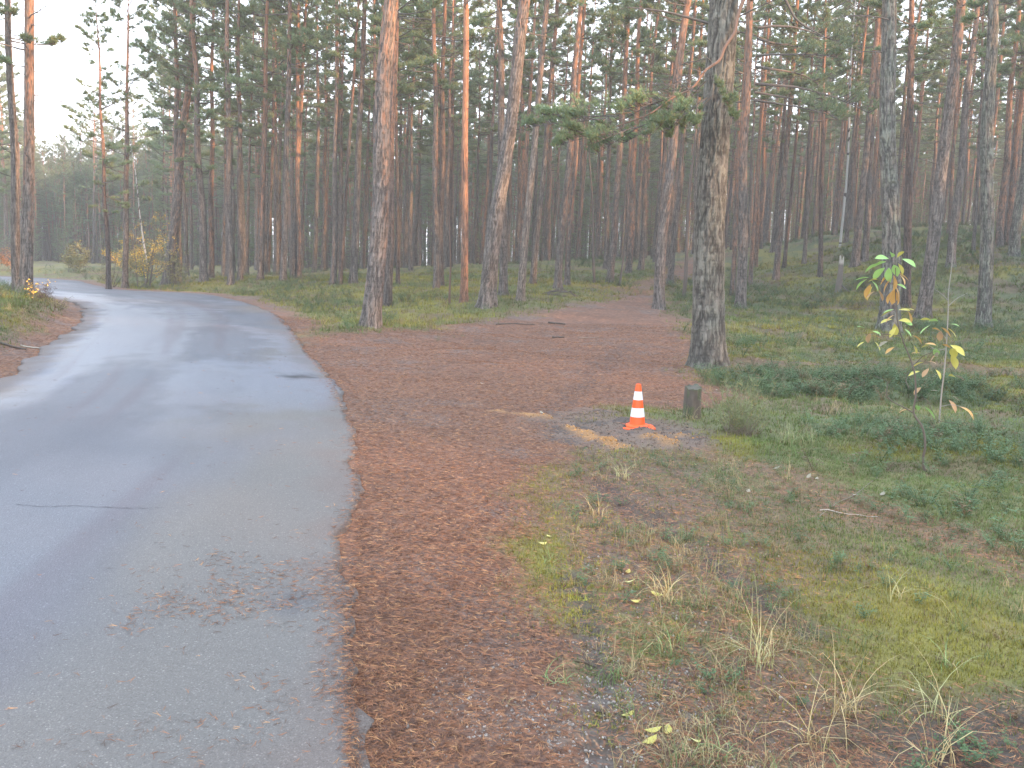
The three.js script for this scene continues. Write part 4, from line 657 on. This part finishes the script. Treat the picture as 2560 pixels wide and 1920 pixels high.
{
  const R = rng(31), s = group('leafy_sapling', 3.62, -7.57, 'thin sapling with green, yellow and orange leaves in front of the lichen-grey pine', 'sapling', null, -0.44, 0.03), u = 0.00127, P = (X, Y, z = 0) => V((X - 655) * u * 1.1, (1590 - Y) * u, z);
  const bark = mat(S(0.13, 0.10, 0.075)), tube = (name, pts, r0, r1, parent = s) => { const A = new Acc(), c = new THREE.CatmullRomCurve3(pts).getPoints(pts.length * 5); A.tube(c, c.map((_, i) => lerp(r0, r1, i / (c.length - 1))), 7); return part(parent, name, A.geo(), bark); };
  const stem = tube('stem', [P(660, 1620), P(655, 1590), P(635, 1480), P(640, 1390, 0.02), P(615, 1260, 0.03), P(560, 1170, 0.02), P(562, 1050), P(545, 900), P(520, 820, -0.02), P(470, 700, -0.03), P(430, 580), P(405, 420, 0.02), P(390, 250), P(385, 150)], 0.013, 0.003);
  tube('side_branch', [P(560, 1170, 0.02), P(500, 1130, 0.06), P(430, 1090, 0.1), P(400, 1050, 0.12), P(393, 960, 0.1), P(345, 935, 0.12), P(310, 920, 0.12)], 0.006, 0.0015);
  tube('side_branch', [P(520, 1000), P(500, 960, -0.05), P(505, 910, -0.08), P(530, 860, -0.05)], 0.004, 0.002);
  tube('side_branch', [P(545, 830), P(590, 770, 0.05), P(650, 735, 0.1)], 0.004, 0.0015); tube('side_branch', [P(392, 300), P(330, 290, 0.05), P(235, 265, 0.06)], 0.004, 0.0015); tube('side_branch', [P(450, 650), P(360, 640, 0.06), P(265, 640, 0.1)], 0.004, 0.0015); tube('side_branch', [P(565, 1090), P(620, 1060, 0.1), P(700, 1190, 0.12), P(790, 1200, 0.14)], 0.003, 0.0015);
  const L = [[345, 130, 75, 'g', 2.2, 0.2], [330, 150, 80, 'g', 2.6, -0.3], [300, 160, 85, 'g', 3.0, -0.5], [360, 120, 60, 'g', 1.5, 0.6], [375, 170, 75, 'g', -1.4, -0.6], [420, 130, 75, 'g', 0.1, -0.3], [350, 190, 85, 'g', -1.7, -0.8], [390, 120, 50, 'y', 0.8, 0.9], [325, 190, 80, 'g', 3.3, -0.7], [400, 160, 60, 'y', -0.6, -0.9],
    [360, 230, 75, 'o', 2.9, -0.8], [390, 215, 75, 'o', 0.1, -0.5], [380, 240, 80, 'o', -1.2, -1.1], [365, 265, 80, 'o', 2.6, -1.0], [410, 230, 65, 'o', 0.3, -0.7], [400, 300, 50, 'g', 0.1, -0.2], [395, 310, 80, 'o', -0.5, -1.1], [385, 330, 85, 'o', -1.7, -1.2], [400, 350, 70, 'o', -1.0, -1.2], [375, 350, 65, 'o', 3.5, -1.2],
    [240, 260, 70, 'g', 2.9, -0.1], [230, 270, 75, 'g', 3.3, -0.6], [250, 280, 65, 'g', 0.2, -0.7], [235, 290, 50, 'y', -0.9, 0.5], [250, 305, 85, 'o', -2.0, -1.0], [260, 320, 70, 'y', 2.7, -1.0], [295, 340, 70, 'b', -0.6, -0.9], [280, 350, 55, 'b', 2.9, -0.7],
    [400, 470, 55, 'g', 3.1, -0.3], [390, 480, 60, 'y', 2.8, -0.4], [420, 475, 60, 'y', 0.2, 0.1], [470, 465, 35, 'y', 0.1, 0], [475, 480, 70, 'o', -0.3, -1.0], [400, 510, 55, 'o', 2.8, -0.6], [390, 540, 60, 'y', 3.1, -0.3], [430, 545, 60, 'y', 0, 0.1], [460, 550, 45, 'g', 0.4, -0.3], [405, 570, 70, 'y', -1.3, -1.1], [420, 590, 60, 'y', 2.7, -1.0], [465, 600, 60, 'g', -0.2, -0.7], [410, 635, 60, 'p', 3.0, -0.2],
    [270, 640, 65, 'b', -1.7, -0.9], [290, 655, 45, 'o', 0.1, -0.1], [245, 700, 45, 'y', 3.0, -0.6], [300, 700, 55, 'y', 0.2, -0.9], [240, 610, 45, 'g', 2.9, 0.3], [285, 625, 45, 'g', 0.2, -0.2], [380, 690, 55, 'p', 3.1, -0.4], [420, 725, 55, 'o', 2.9, -0.6], [525, 705, 55, 'y', -1.0, -0.9], [515, 640, 60, 'o', 0.2, -0.5],
    [575, 1120, 50, 'g', -1.3, -0.4], [545, 1145, 60, 'o', 3.1, -0.1], [615, 1125, 80, 'g', 0.1, -0.7], [655, 742, 45, 'p', -1.4, -0.5], [585, 700, 55, 'o', 0.3, 0.2]];
  for (const [X, Y, l, k, az, el] of L) { const p = P(X, Y, (R() - 0.5) * 0.16); leafOn(s, R, p.x, p.y, p.z, l * u * 1.35, k, az + (R() - 0.5) * 0.5, el); }
}
{
  const R = rng(32), s = group('leafy_sapling', 5.0, -10.23, 'pale bare-topped sapling stem with yellow leaves halfway up, behind the brighter sapling', 'sapling', null, -0.45, 0.03), u = 0.00188, P = (X, Y, z = 0) => V((X - 738) * u, (1300 - Y) * u, z), bark = mat(S(0.30, 0.27, 0.23));
  const tube = (name, pts, r0, r1) => { const A = new Acc(), c = new THREE.CatmullRomCurve3(pts).getPoints(pts.length * 4); A.tube(c, c.map((_, i) => lerp(r0, r1, i / (c.length - 1))), 6); part(s, name, A.geo(), bark); };
  tube('stem', [P(738, 1330), P(738, 1250), P(736, 1100), P(740, 950, 0.02), P(738, 780), P(732, 600), P(724, 480, 0.02), P(728, 330), P(727, 180)], 0.011, 0.003);
  tube('side_branch', [P(726, 525), P(690, 490, 0.05), P(640, 455, 0.08)], 0.005, 0.0015); tube('side_branch', [P(730, 560), P(770, 515, -0.04), P(830, 475, -0.06)], 0.005, 0.0015); tube('side_branch', [P(735, 760), P(700, 720, 0.06), P(650, 690, 0.1)], 0.004, 0.0015); tube('side_branch', [P(737, 820), P(690, 830, 0.06), P(640, 800, 0.1)], 0.004, 0.0015); tube('side_branch', [P(737, 1180), P(800, 1160, 0.06), P(880, 1170, 0.1)], 0.004, 0.0015);
  const L = [[680, 655, 60, 'g', 2.2, 0.1], [640, 680, 60, 'g', 2.9, -0.7], [700, 690, 65, 'o', 0.2, -0.6], [735, 695, 55, 'y', 0.2, -0.5], [750, 670, 40, 'g', 0.1, 0], [640, 650, 45, 'y', 3.0, 0.1], [700, 710, 55, 'b', -1.5, -1.0], [650, 700, 45, 'o', 0.3, 0], [665, 800, 50, 'y', 2.9, -0.1], [715, 795, 45, 'o', 0.3, -0.2], [685, 825, 60, 'g', -1.5, -0.5], [760, 800, 75, 'y', 0.1, -0.4], [770, 815, 70, 'y', -1.4, -0.5], [770, 855, 70, 'y', -0.9, -0.9], [690, 855, 55, 'b', 2.8, -0.9], [620, 910, 55, 'y', 3.0, -0.4], [600, 855, 40, 'o', 3.1, 0], [640, 910, 40, 'b', 0.2, 0.1], [605, 970, 55, 'y', 2.9, -0.4], [655, 945, 50, 'b', 2.7, -0.9], [690, 950, 50, 'y', 0.2, -0.8], [765, 985, 45, 'y', 0.8, 0.2], [795, 985, 50, 'p', 0.1, -0.3], [720, 1085, 35, 'p', 3, 0.1], [795, 1110, 40, 'p', 0.1, -0.5], [780, 1140, 65, 'b', 0.2, -0.8], [840, 1170, 50, 'o', 0.2, -0.2], [870, 1175, 70, 'o', 0.1, -0.8], [620, 1070, 45, 'b', 2.9, -0.7]];
  for (const [X, Y, l, k, az, el] of L) { const p = P(X, Y, (R() - 0.5) * 0.16); leafOn(s, R, p.x, p.y, p.z, l * u * 1.35, k, az + (R() - 0.5) * 0.5, el); }
}
{ // leaves lying on the ground
  const R = rng(33), yl = [[0.52, -3.07], [0.60, -3.05], [0.66, -4.74], [0.63, -4.58], [0.81, -4.38], [0.68, -4.31], [0.50, -2.98], [0.72, -3.02], [0.45, -3.2], [0.24, -5.3], [0.28, -5.42]], wl = [[2.9, -12.43], [2.25, -7.44], [2.45, -7.16], [2.52, -7.14], [1.84, -6.7], [2.71, -6.71], [2.9, -6.76], [6.69, -18.09], [0.42, -10.6], [0.36, -9.9], [-0.4, -12.5], [0.3, -14.2]];
  const put = (x, z, len, kind, label, grp) => { const m = new THREE.Mesh(leafGeo[R() * 2 | 0], LEAF[kind]); tag(top(m, 'fallen_leaf'), label, 'leaf', grp); m.position.set(x, surface(x, z) + 0.014, z); m.rotation.set(Math.PI + (R() - 0.5) * 0.5, R() * 6.28, (R() - 0.5) * 0.3); m.scale.setScalar(len); m.castShadow = true; };
  for (const [x, z] of yl) put(x, z, 0.05 + 0.025 * R(), 'y', 'yellow fallen leaf among the grass right of the needle strip', 'yellow fallen leaves on the verge');
  for (const [x, z] of wl) put(x, z, 0.05 + 0.02 * R(), 'p', 'pale fallen leaf lying face down on the forest floor', 'pale fallen leaves on the ground');
}
{ // sticks and twigs on the ground
  const R = rng(34), dark = mat(S(0.09, 0.072, 0.06)), pale = mat(S(0.36, 0.33, 0.27));
  const stick = (a, b, r, m, label) => { const A = new Acc(), pts = []; for (let k = 0; k <= 6; k++) { const t = k / 6, x = lerp(a[0], b[0], t) + (R() - 0.5) * 0.03, z = lerp(a[1], b[1], t) + (R() - 0.5) * 0.03; pts.push(V(x - a[0], surface(x, z) + r * 0.7 + 0.008 * R(), z - a[1])); } A.tube(pts, pts.map((_, k) => r * (1 - 0.5 * k / 6)), 6); const o = new THREE.Mesh(A.geo(), m); o.castShadow = o.receiveShadow = true; o.position.set(a[0], 0, a[1]); tag(top(o, 'fallen_stick'), label, 'stick', 'sticks lying on the ground'); };
  stick([2.21, -6.16], [2.62, -6.1], 0.005, pale, 'thin pale stick lying on the bright moss'); stick([2.18, -6.04], [3.1, -7.35], 0.004, mat(S(0.2, 0.17, 0.13)), 'long thin grey twig lying toward the foot of the leafy sapling');
  stick([-8.95, -15.0], [-8.3, -15.05], 0.03, dark, 'dark broken stick on the grassy verge across the road'); stick([-8.6, -15.4], [-8.3, -15.5], 0.02, pale, 'pale piece of wood beside the dark stick across the road');
  stick([1.0, -25.9], [1.5, -25.8], 0.035, dark, 'short dark stick on the path in front of the trunks'); stick([-0.5, -25.3], [0.6, -25.2], 0.02, dark, 'long curved twig across the path edge by the moss'); stick([0.95, -21.9], [1.25, -21.8], 0.03, dark, 'small dark bit of wood mid path'); stick([1.6, -21.7], [2.1, -21.6], 0.014, mat(S(0.26, 0.2, 0.15)), 'thin brown twig mid path');
}
{ // young and dead thin stems between the pines
  const R = rng(35), thin = (name, x, z, h, r, lean, m, twigs, label, cat) => { const t = group(name, x, z, label, cat, null, 0, 0.05), A = new Acc(), W = new Acc(), pts = [], sx = Math.tan(lean * Math.PI / 180); for (let k = 0; k <= 10; k++) { const y = h * k / 10; pts.push(V(sx * y + 0.03 * h / 6 * Math.sin(k * 0.9 + x), y, 0.02 * Math.sin(k * 1.3))); } A.tube(pts, pts.map((_, k) => r * (1 - 0.72 * k / 10)), 8, 2); part(t, 'stem', A.geo(), m); for (let k = 0; k < twigs; k++) { const i = 2 + (R() * 8 | 0); limb(W, R, pts[i], R() * 6.28, 0.1 + 0.6 * R(), h * (0.06 + 0.1 * R()), 0.006, 0.2, 0.2, 4); } if (twigs) part(t, 'twigs', W.geo(), twigMaterial).userData.kind = 'stuff'; return [t, pts]; };
  const grey = mat(S(0.13, 0.105, 0.088)), birch = mat(S(0.42, 0.40, 0.37), 0.85);
  thin('dead_sapling', -2.2, -30.61, 3.6, 0.042, -1, mat(S(0.15, 0.095, 0.07)), 10, 'thin dead stem left of the brick-orange pine', 'dead sapling');
  thin('young_pine', 3.78, -42.02, 7.4, 0.07, -4.4, grey, 26, 'thin young stem leaning left in the open middle of the wood', 'young tree');
  thin('dead_sapling', 4.93, -41.82, 4.2, 0.06, 4.1, grey, 10, 'thin bare stem leaning right beside the path end', 'dead sapling');
  thin('young_pine', 7.15, -37.79, 9.2, 0.085, 1.1, grey, 24, 'thin grey stem between the path-side leaning pine and the biggest trunk', 'young tree');
  const bt = (x, z, h, r, lean, label) => { const [t, pts] = thin('birch_tree', x, z, h, r, lean, birch, 22, label, 'birch'); const B = new Acc(); for (let k = 0; k < 16; k++) { const y = Math.pow(R(), 0.8) * 9.2, i = Math.min(9, y | 0), p = pts[i].clone().lerp(pts[i + 1], y - i), q = r * (1 - 0.072 * y) * 1.02, h0 = 0.03 + 0.09 * R(); B.tube([p.clone().add(V(0, -h0, 0)), p.clone().add(V(0, h0, 0))], [q, q], 8); } part(t, 'dark_scar', B.geo(), mat(S(0.06, 0.05, 0.045))); };
  bt(17.95, -49.59, 17, 0.075, -0.8, 'slim white birch trunk among the brown pines on the slope'); bt(-23.4, -57, 9, 0.06, -6, 'thin pale birch leaning left behind the yellow-leaved shrub');
  // broken snag
  const s = group('broken_snag', 13.94, -38.46, 'broken grey snag with pale splintered top on the green slope', 'snag', null, 0, 0.06), A = new Acc(); { const N = 14, M = 12; for (let j = 0; j <= M; j++) for (let i = 0; i <= N; i++) { const f = i / N * 6.2832, t = j / M, q = i % N, r = 0.115 * (1.25 - 0.45 * t) + (noise(q * 0.8, t * 3, 402) - 0.5) * 0.03, y = t * (1.45 + (j === M ? (hash2(q, 1, 4) - 0.4) * 0.32 : 0)); A.v(Math.cos(f) * r + 0.05 * t, y, Math.sin(f) * r); const v = 0.7 + 0.6 * noise(q * 0.9, t * 6, 403), pl = t > 0.86 ? 1 : 0; A.col(lerp(0.16, 0.46, pl) * v, lerp(0.135, 0.42, pl) * v, lerp(0.115, 0.36, pl) * v); } for (let j = 0; j < M; j++) for (let i = 0; i < N; i++) { const a = j * (N + 1) + i; A.tri(a, a + N + 1, a + 1); A.tri(a + 1, a + N + 1, a + N + 2); } } part(s, 'trunk', A.geo(), mat(0xffffff, 0.95, { vertexColors: true, side: THREE.DoubleSide }));
  const W = new Acc(); limb(W, R, V(0.1, 0.35, 0.1), 0.6, -0.7, 0.9, 0.035, 0.3, 0.3, 6); part(s, 'dead_branch', W.geo(), twigMaterial);
}
{ // hollow of dark soil and roots at the foot of a pine
  const g = group('soil_mound', 1.75, -34.9, 'dark torn-up soil mound at the foot of a pine left of the path', 'soil mound', null, 0, 0.05), A = new Acc(), N = 26, M = 9; for (let j = 0; j <= M; j++) for (let i = 0; i <= N; i++) { const f = i / N * 6.2832, t = j / M, q = i % N, r = (1 - t) * 0.75 * (1 + 0.3 * (noise(q * 0.6, 1, 411) - 0.5)); A.v(Math.cos(f) * r, 0.34 * Math.pow(t, 0.7) + (noise(q * 0.9, j * 0.8, 412) - 0.5) * 0.09 * (t < 1 ? 1 : 0), Math.sin(f) * r * 0.7); const v = 0.6 + 0.9 * noise(q * 1.1, j * 1.2, 413), m = noise(q * 0.5, j * 0.7, 415) > 0.6; A.col((m ? 0.15 : 0.07) * v, (m ? 0.14 : 0.052) * v, (m ? 0.05 : 0.042) * v); } for (let j = 0; j < M; j++) for (let i = 0; i < N; i++) { const a = j * (N + 1) + i; A.tri(a, a + N + 1, a + 1); A.tri(a + 1, a + N + 1, a + N + 2); } part(g, 'soil', A.geo(), mat(0xffffff, 1, { vertexColors: true }));
  const R = rng(36), W = new Acc(); for (let k = 0; k < 7; k++) limb(W, R, V((R() - 0.5) * 0.8, 0.22, 0.3), R() * 6.28, 0.1, 0.5, 0.018, -0.5, 0.3, 5); part(g, 'root', W.geo(), twigMaterial);
}
// ---------------------------------------------------------------- shrubs across the road
function leafShrub(name, x, z, seed, stems, h, wide, leaves, size, m, label, cat) {
  const R = rng(seed), g = group(name, x, z, label, cat, null, 0, 0.05), W = new Acc(), L = new Acc(), ends = [];
  for (let k = 0; k < stems; k++) { const az = R() * 6.28, b = limb(W, R, V((R() - 0.5) * wide * 0.3, 0, (R() - 0.5) * wide * 0.3), az, 1.35 - R() * 0.7, h * (0.6 + 0.45 * R()), 0.012 * h / 1.5, 0.1, 0.12, 6); for (let q = 0; q < 7; q++) { const i = 2 + (R() * 5 | 0), s = limb(W, R, b.pts[Math.min(6, i)], R() * 6.28, 0.2 + 0.6 * R(), h * (0.12 + 0.16 * R()), 0.006, 0.1, 0.2, 3); ends.push(...s.pts.slice(1)); } }
  for (let k = 0; k < leaves; k++) { const p = ends[R() * ends.length | 0], a = R() * 6.28, s = size * (0.6 + 0.8 * R()), e = V(Math.cos(a), (R() - 0.5) * 1.2, Math.sin(a)).normalize().multiplyScalar(s), f = V(R() - 0.5, R() - 0.5, R() - 0.5).cross(e).normalize().multiplyScalar(s * 0.42), c = p.clone().add(V((R() - 0.5), (R() - 0.5), (R() - 0.5)).multiplyScalar(size * 6)), v = 0.7 + 0.6 * R(); const A0 = L.v(c.x - e.x, c.y - e.y, c.z - e.z), B0 = L.v(c.x + f.x, c.y + f.y, c.z + f.z), C0 = L.v(c.x + e.x, c.y + e.y, c.z + e.z), D0 = L.v(c.x - f.x, c.y - f.y, c.z - f.z); for (let q = 0; q < 4; q++) L.col(v, v * (0.85 + 0.2 * R()), v); L.tri(A0, B0, C0); L.tri(A0, C0, D0); }
  part(g, 'branchwork', W.geo(), twigMaterial).userData.kind = 'stuff'; part(g, 'foliage', L.geo(true), m).userData.kind = 'stuff'; return g;
}
const yellowLeaf = mat(S(0.66, 0.46, 0.075), 0.8, { flatShading: true, side: THREE.DoubleSide, vertexColors: true }), oliveLeaf = mat(S(0.22, 0.22, 0.085), 0.85, { flatShading: true, side: THREE.DoubleSide, vertexColors: true }), purpleLeaf = mat(S(0.14, 0.095, 0.085), 0.9, { flatShading: true, side: THREE.DoubleSide, vertexColors: true });
leafShrub('leafy_shrub', -18.4, -44.2, 501, 8, 3.4, 2.2, 1500, 0.035, yellowLeaf, 'tall shrub with thin yellow autumn leaves between two slim pines across the road', 'shrub');
leafShrub('leafy_shrub', -20.0, -43.8, 502, 7, 2.4, 1.8, 700, 0.032, oliveLeaf, 'olive thinning shrub left of the yellow-leaved one', 'shrub');
leafShrub('leafy_shrub', -17.0, -44.6, 503, 9, 1.7, 2.0, 1300, 0.035, oliveLeaf, 'low dull green shrub right of the yellow-leaved one', 'shrub');
leafShrub('leafy_shrub', -12.95, -23.95, 504, 4, 0.75, 0.5, 60, 0.035, yellowLeaf, 'small plant with bright yellow leaves at the foot of the verge pines', 'shrub');
leafShrub('heather_clump', -13.3, -25.0, 505, 22, 0.55, 0.8, 900, 0.014, purpleLeaf, 'purplish-brown heather clump on the verge inside the bend', 'heather'); leafShrub('heather_clump', -12.5, -24.4, 506, 16, 0.4, 0.7, 600, 0.014, oliveLeaf, 'greyish-green heather clump nearest the bend', 'heather');
leafShrub('leafy_shrub', -25.5, -62, 507, 9, 2.6, 4, 1500, 0.05, oliveLeaf, 'dull green thicket where the road disappears', 'shrub'); leafShrub('leafy_shrub', -28.6, -58.6, 511, 12, 1.7, 4, 2200, 0.06, oliveLeaf, 'rounded dull green shrub on the far side of the second bend', 'shrub'); leafShrub('leafy_shrub', -22.6, -53.5, 512, 12, 1.5, 3.4, 2000, 0.055, oliveLeaf, 'low green shrub at the corner where the road turns away', 'shrub'); leafShrub('leafy_shrub', -24.3, -57.2, 513, 9, 2.1, 3, 1700, 0.055, yellowLeaf, 'faded yellow shrub behind the corner where the road turns away', 'shrub');
leafShrub('leafy_shrub', -34, -60, 508, 9, 1.6, 4, 1200, 0.05, mat(S(0.40, 0.20, 0.085), 0.85, { flatShading: true, side: THREE.DoubleSide, vertexColors: true }), 'rusty orange low brush beyond the far road', 'shrub');
{ // limbs that set two pines apart
  const bigP = pines.gmid, R = rng(71), inWorld = (t, x, y, z) => t.worldToLocal(V(x, y, z)); bigP.updateMatrixWorld(true);
  const bx = bigP.position.x, bz = bigP.position.z, redLimb = mat(S(0.215, 0.135, 0.098), 0.95), line = (t, pts, r0, r1, name, m) => { const A = new Acc(), c = new THREE.CatmullRomCurve3(pts.map(p => inWorld(t, ...p))).getPoints(pts.length * 4); A.tube(c, c.map((_, i) => lerp(r0, r1, i / (c.length - 1))), 7); part(t, name, A.geo(), m); return c; };
  tag(line(bigP, [[bx + 0.36, 6.1, bz + 0.1], [bx + 0.30, 6.14, bz + 0.32], [bx + 0.16, 6.02, bz + 0.4], [bx + 0.06, 5.7, bz + 0.42], [bx + 0.03, 5.5, bz + 0.44], [bx - 0.12, 5.25, bz + 0.45], [bx - 0.2, 5.05, bz + 0.47], [bx - 0.42, 4.88, bz + 0.5], [bx - 0.62, 4.6, bz + 0.53], [bx - 0.95, 4.42, bz + 0.55], [bx - 1.3, 4.16, bz + 0.6], [bx - 1.7, 4.0, bz + 0.58], [bx - 2.1, 3.85, bz + 0.6]], 0.036, 0.008, 'hanging_limb', redLimb) && bigP.children[bigP.children.length - 1], 'reddish limb arching over and hanging down along the trunk');
  line(bigP, [[bx + 0.2, 5.6, bz], [bx - 0.5, 5.75, bz + 0.1], [bx - 1.1, 5.85, bz + 0.2], [bx - 1.7, 5.9, bz + 0.2]], 0.03, 0.008, 'dead_limb', twigMaterial); line(bigP, [[bx + 0.3, 6.2, bz + 0.2], [bx + 0.75, 6.15, bz + 0.3], [bx + 1.05, 5.75, bz + 0.3], [bx + 1.5, 5.5, bz + 0.3]], 0.035, 0.008, 'dead_limb', twigMaterial);
  const W = new Acc(), L = new Acc(); for (let k = 0; k < 46; k++) { const t = R(), p = inWorld(bigP, bx - 0.1 - 2 * t, 5.0 - 1.1 * t + 0.1 * R(), bz + 0.55); limb(W, R, p, R() * 6.28, -0.6 + 1.1 * R(), 0.3 + 0.7 * R(), 0.006, 0.5 - R(), 0.3, 5); }
  const o = { needle: 0.075, count: 16, width: 0.0042, tufts: 8, rad: 0.012, curl: -0.1, shoots: 13 };
  for (const [x, y, z, az, el, len] of [[-0.5, 4.75, 0.5, 3.1, -0.45, 1.2], [-0.9, 4.55, 0.55, 2.7, -0.4, 1.1], [-1.2, 4.4, 0.6, 3.3, -0.15, 1.6], [-1.6, 4.25, 0.6, 2.6, -0.15, 1.3], [-0.6, 4.7, 0.5, 2.2, -0.7, 0.8], [-1.0, 4.5, 0.55, 3.7, -0.3, 1.3], [-0.4, 4.8, 0.48, 3.6, -0.7, 0.9], [-2.0, 4.15, 0.6, 3.0, -0.1, 1.3], [-1.8, 4.2, 0.6, 3.5, 0.0, 1.2], [-0.2, 4.9, 0.5, 1.2, -0.9, 0.7], [-2.1, 4.12, 0.6, 2.7, 0.1, 1.0], [-0.8, 4.6, 0.5, 2.9, -0.9, 0.7]]) { for (const dy of [0.08, 0.3]) { const p = inWorld(bigP, bx + x + (dy > 0.2 ? 0.12 : 0), y - dy, bz + z); leafyBranch(W, L, R, p, az + bigP.rotation.y + (R() - 0.5) * 0.6, el - (dy > 0.2 ? 0.15 : 0), len * (dy > 0.2 ? 0.8 : 1), o); } }
  part(bigP, 'spray_twigs', W.geo(), twigMaterial).userData.kind = 'stuff'; part(bigP, 'needle_spray', L.geo(true), needleMaterial).userData.kind = 'stuff';
}
{ // the right-hand neighbour carries low leafy branches
  const t = scene.children.find(o => o.userData.label === 'tall pine right of the biggest trunk, grey below and orange above'), R = rng(72); t.updateMatrixWorld(true); const W = new Acc(), L = new Acc(), o = { needle: 0.17, count: 12, width: 0.013, tufts: 7, curl: -0.35, shoots: 16 };
  for (const [h, az, el, len] of [[10.6, 0.1, 0.1, 3.6], [9.6, 0.5, 0.0, 3.2], [9.2, -0.4, 0.0, 4.0], [8.6, 0.2, -0.1, 4.4], [8.0, 0.6, -0.2, 3.2], [10.2, -0.7, 0.05, 3.0], [8.3, -0.2, -0.1, 3.4]]) { const p = t.worldToLocal(V(t.position.x + 0.05, h, t.position.z)); leafyBranch(W, L, R, p, az + t.rotation.y, el, len, o); }
  part(t, 'low_branchwork', W.geo(), twigMaterial).userData.kind = 'stuff'; part(t, 'low_foliage', L.geo(true), needleMaterial).userData.kind = 'stuff';
}
renderer.render(scene, camera);
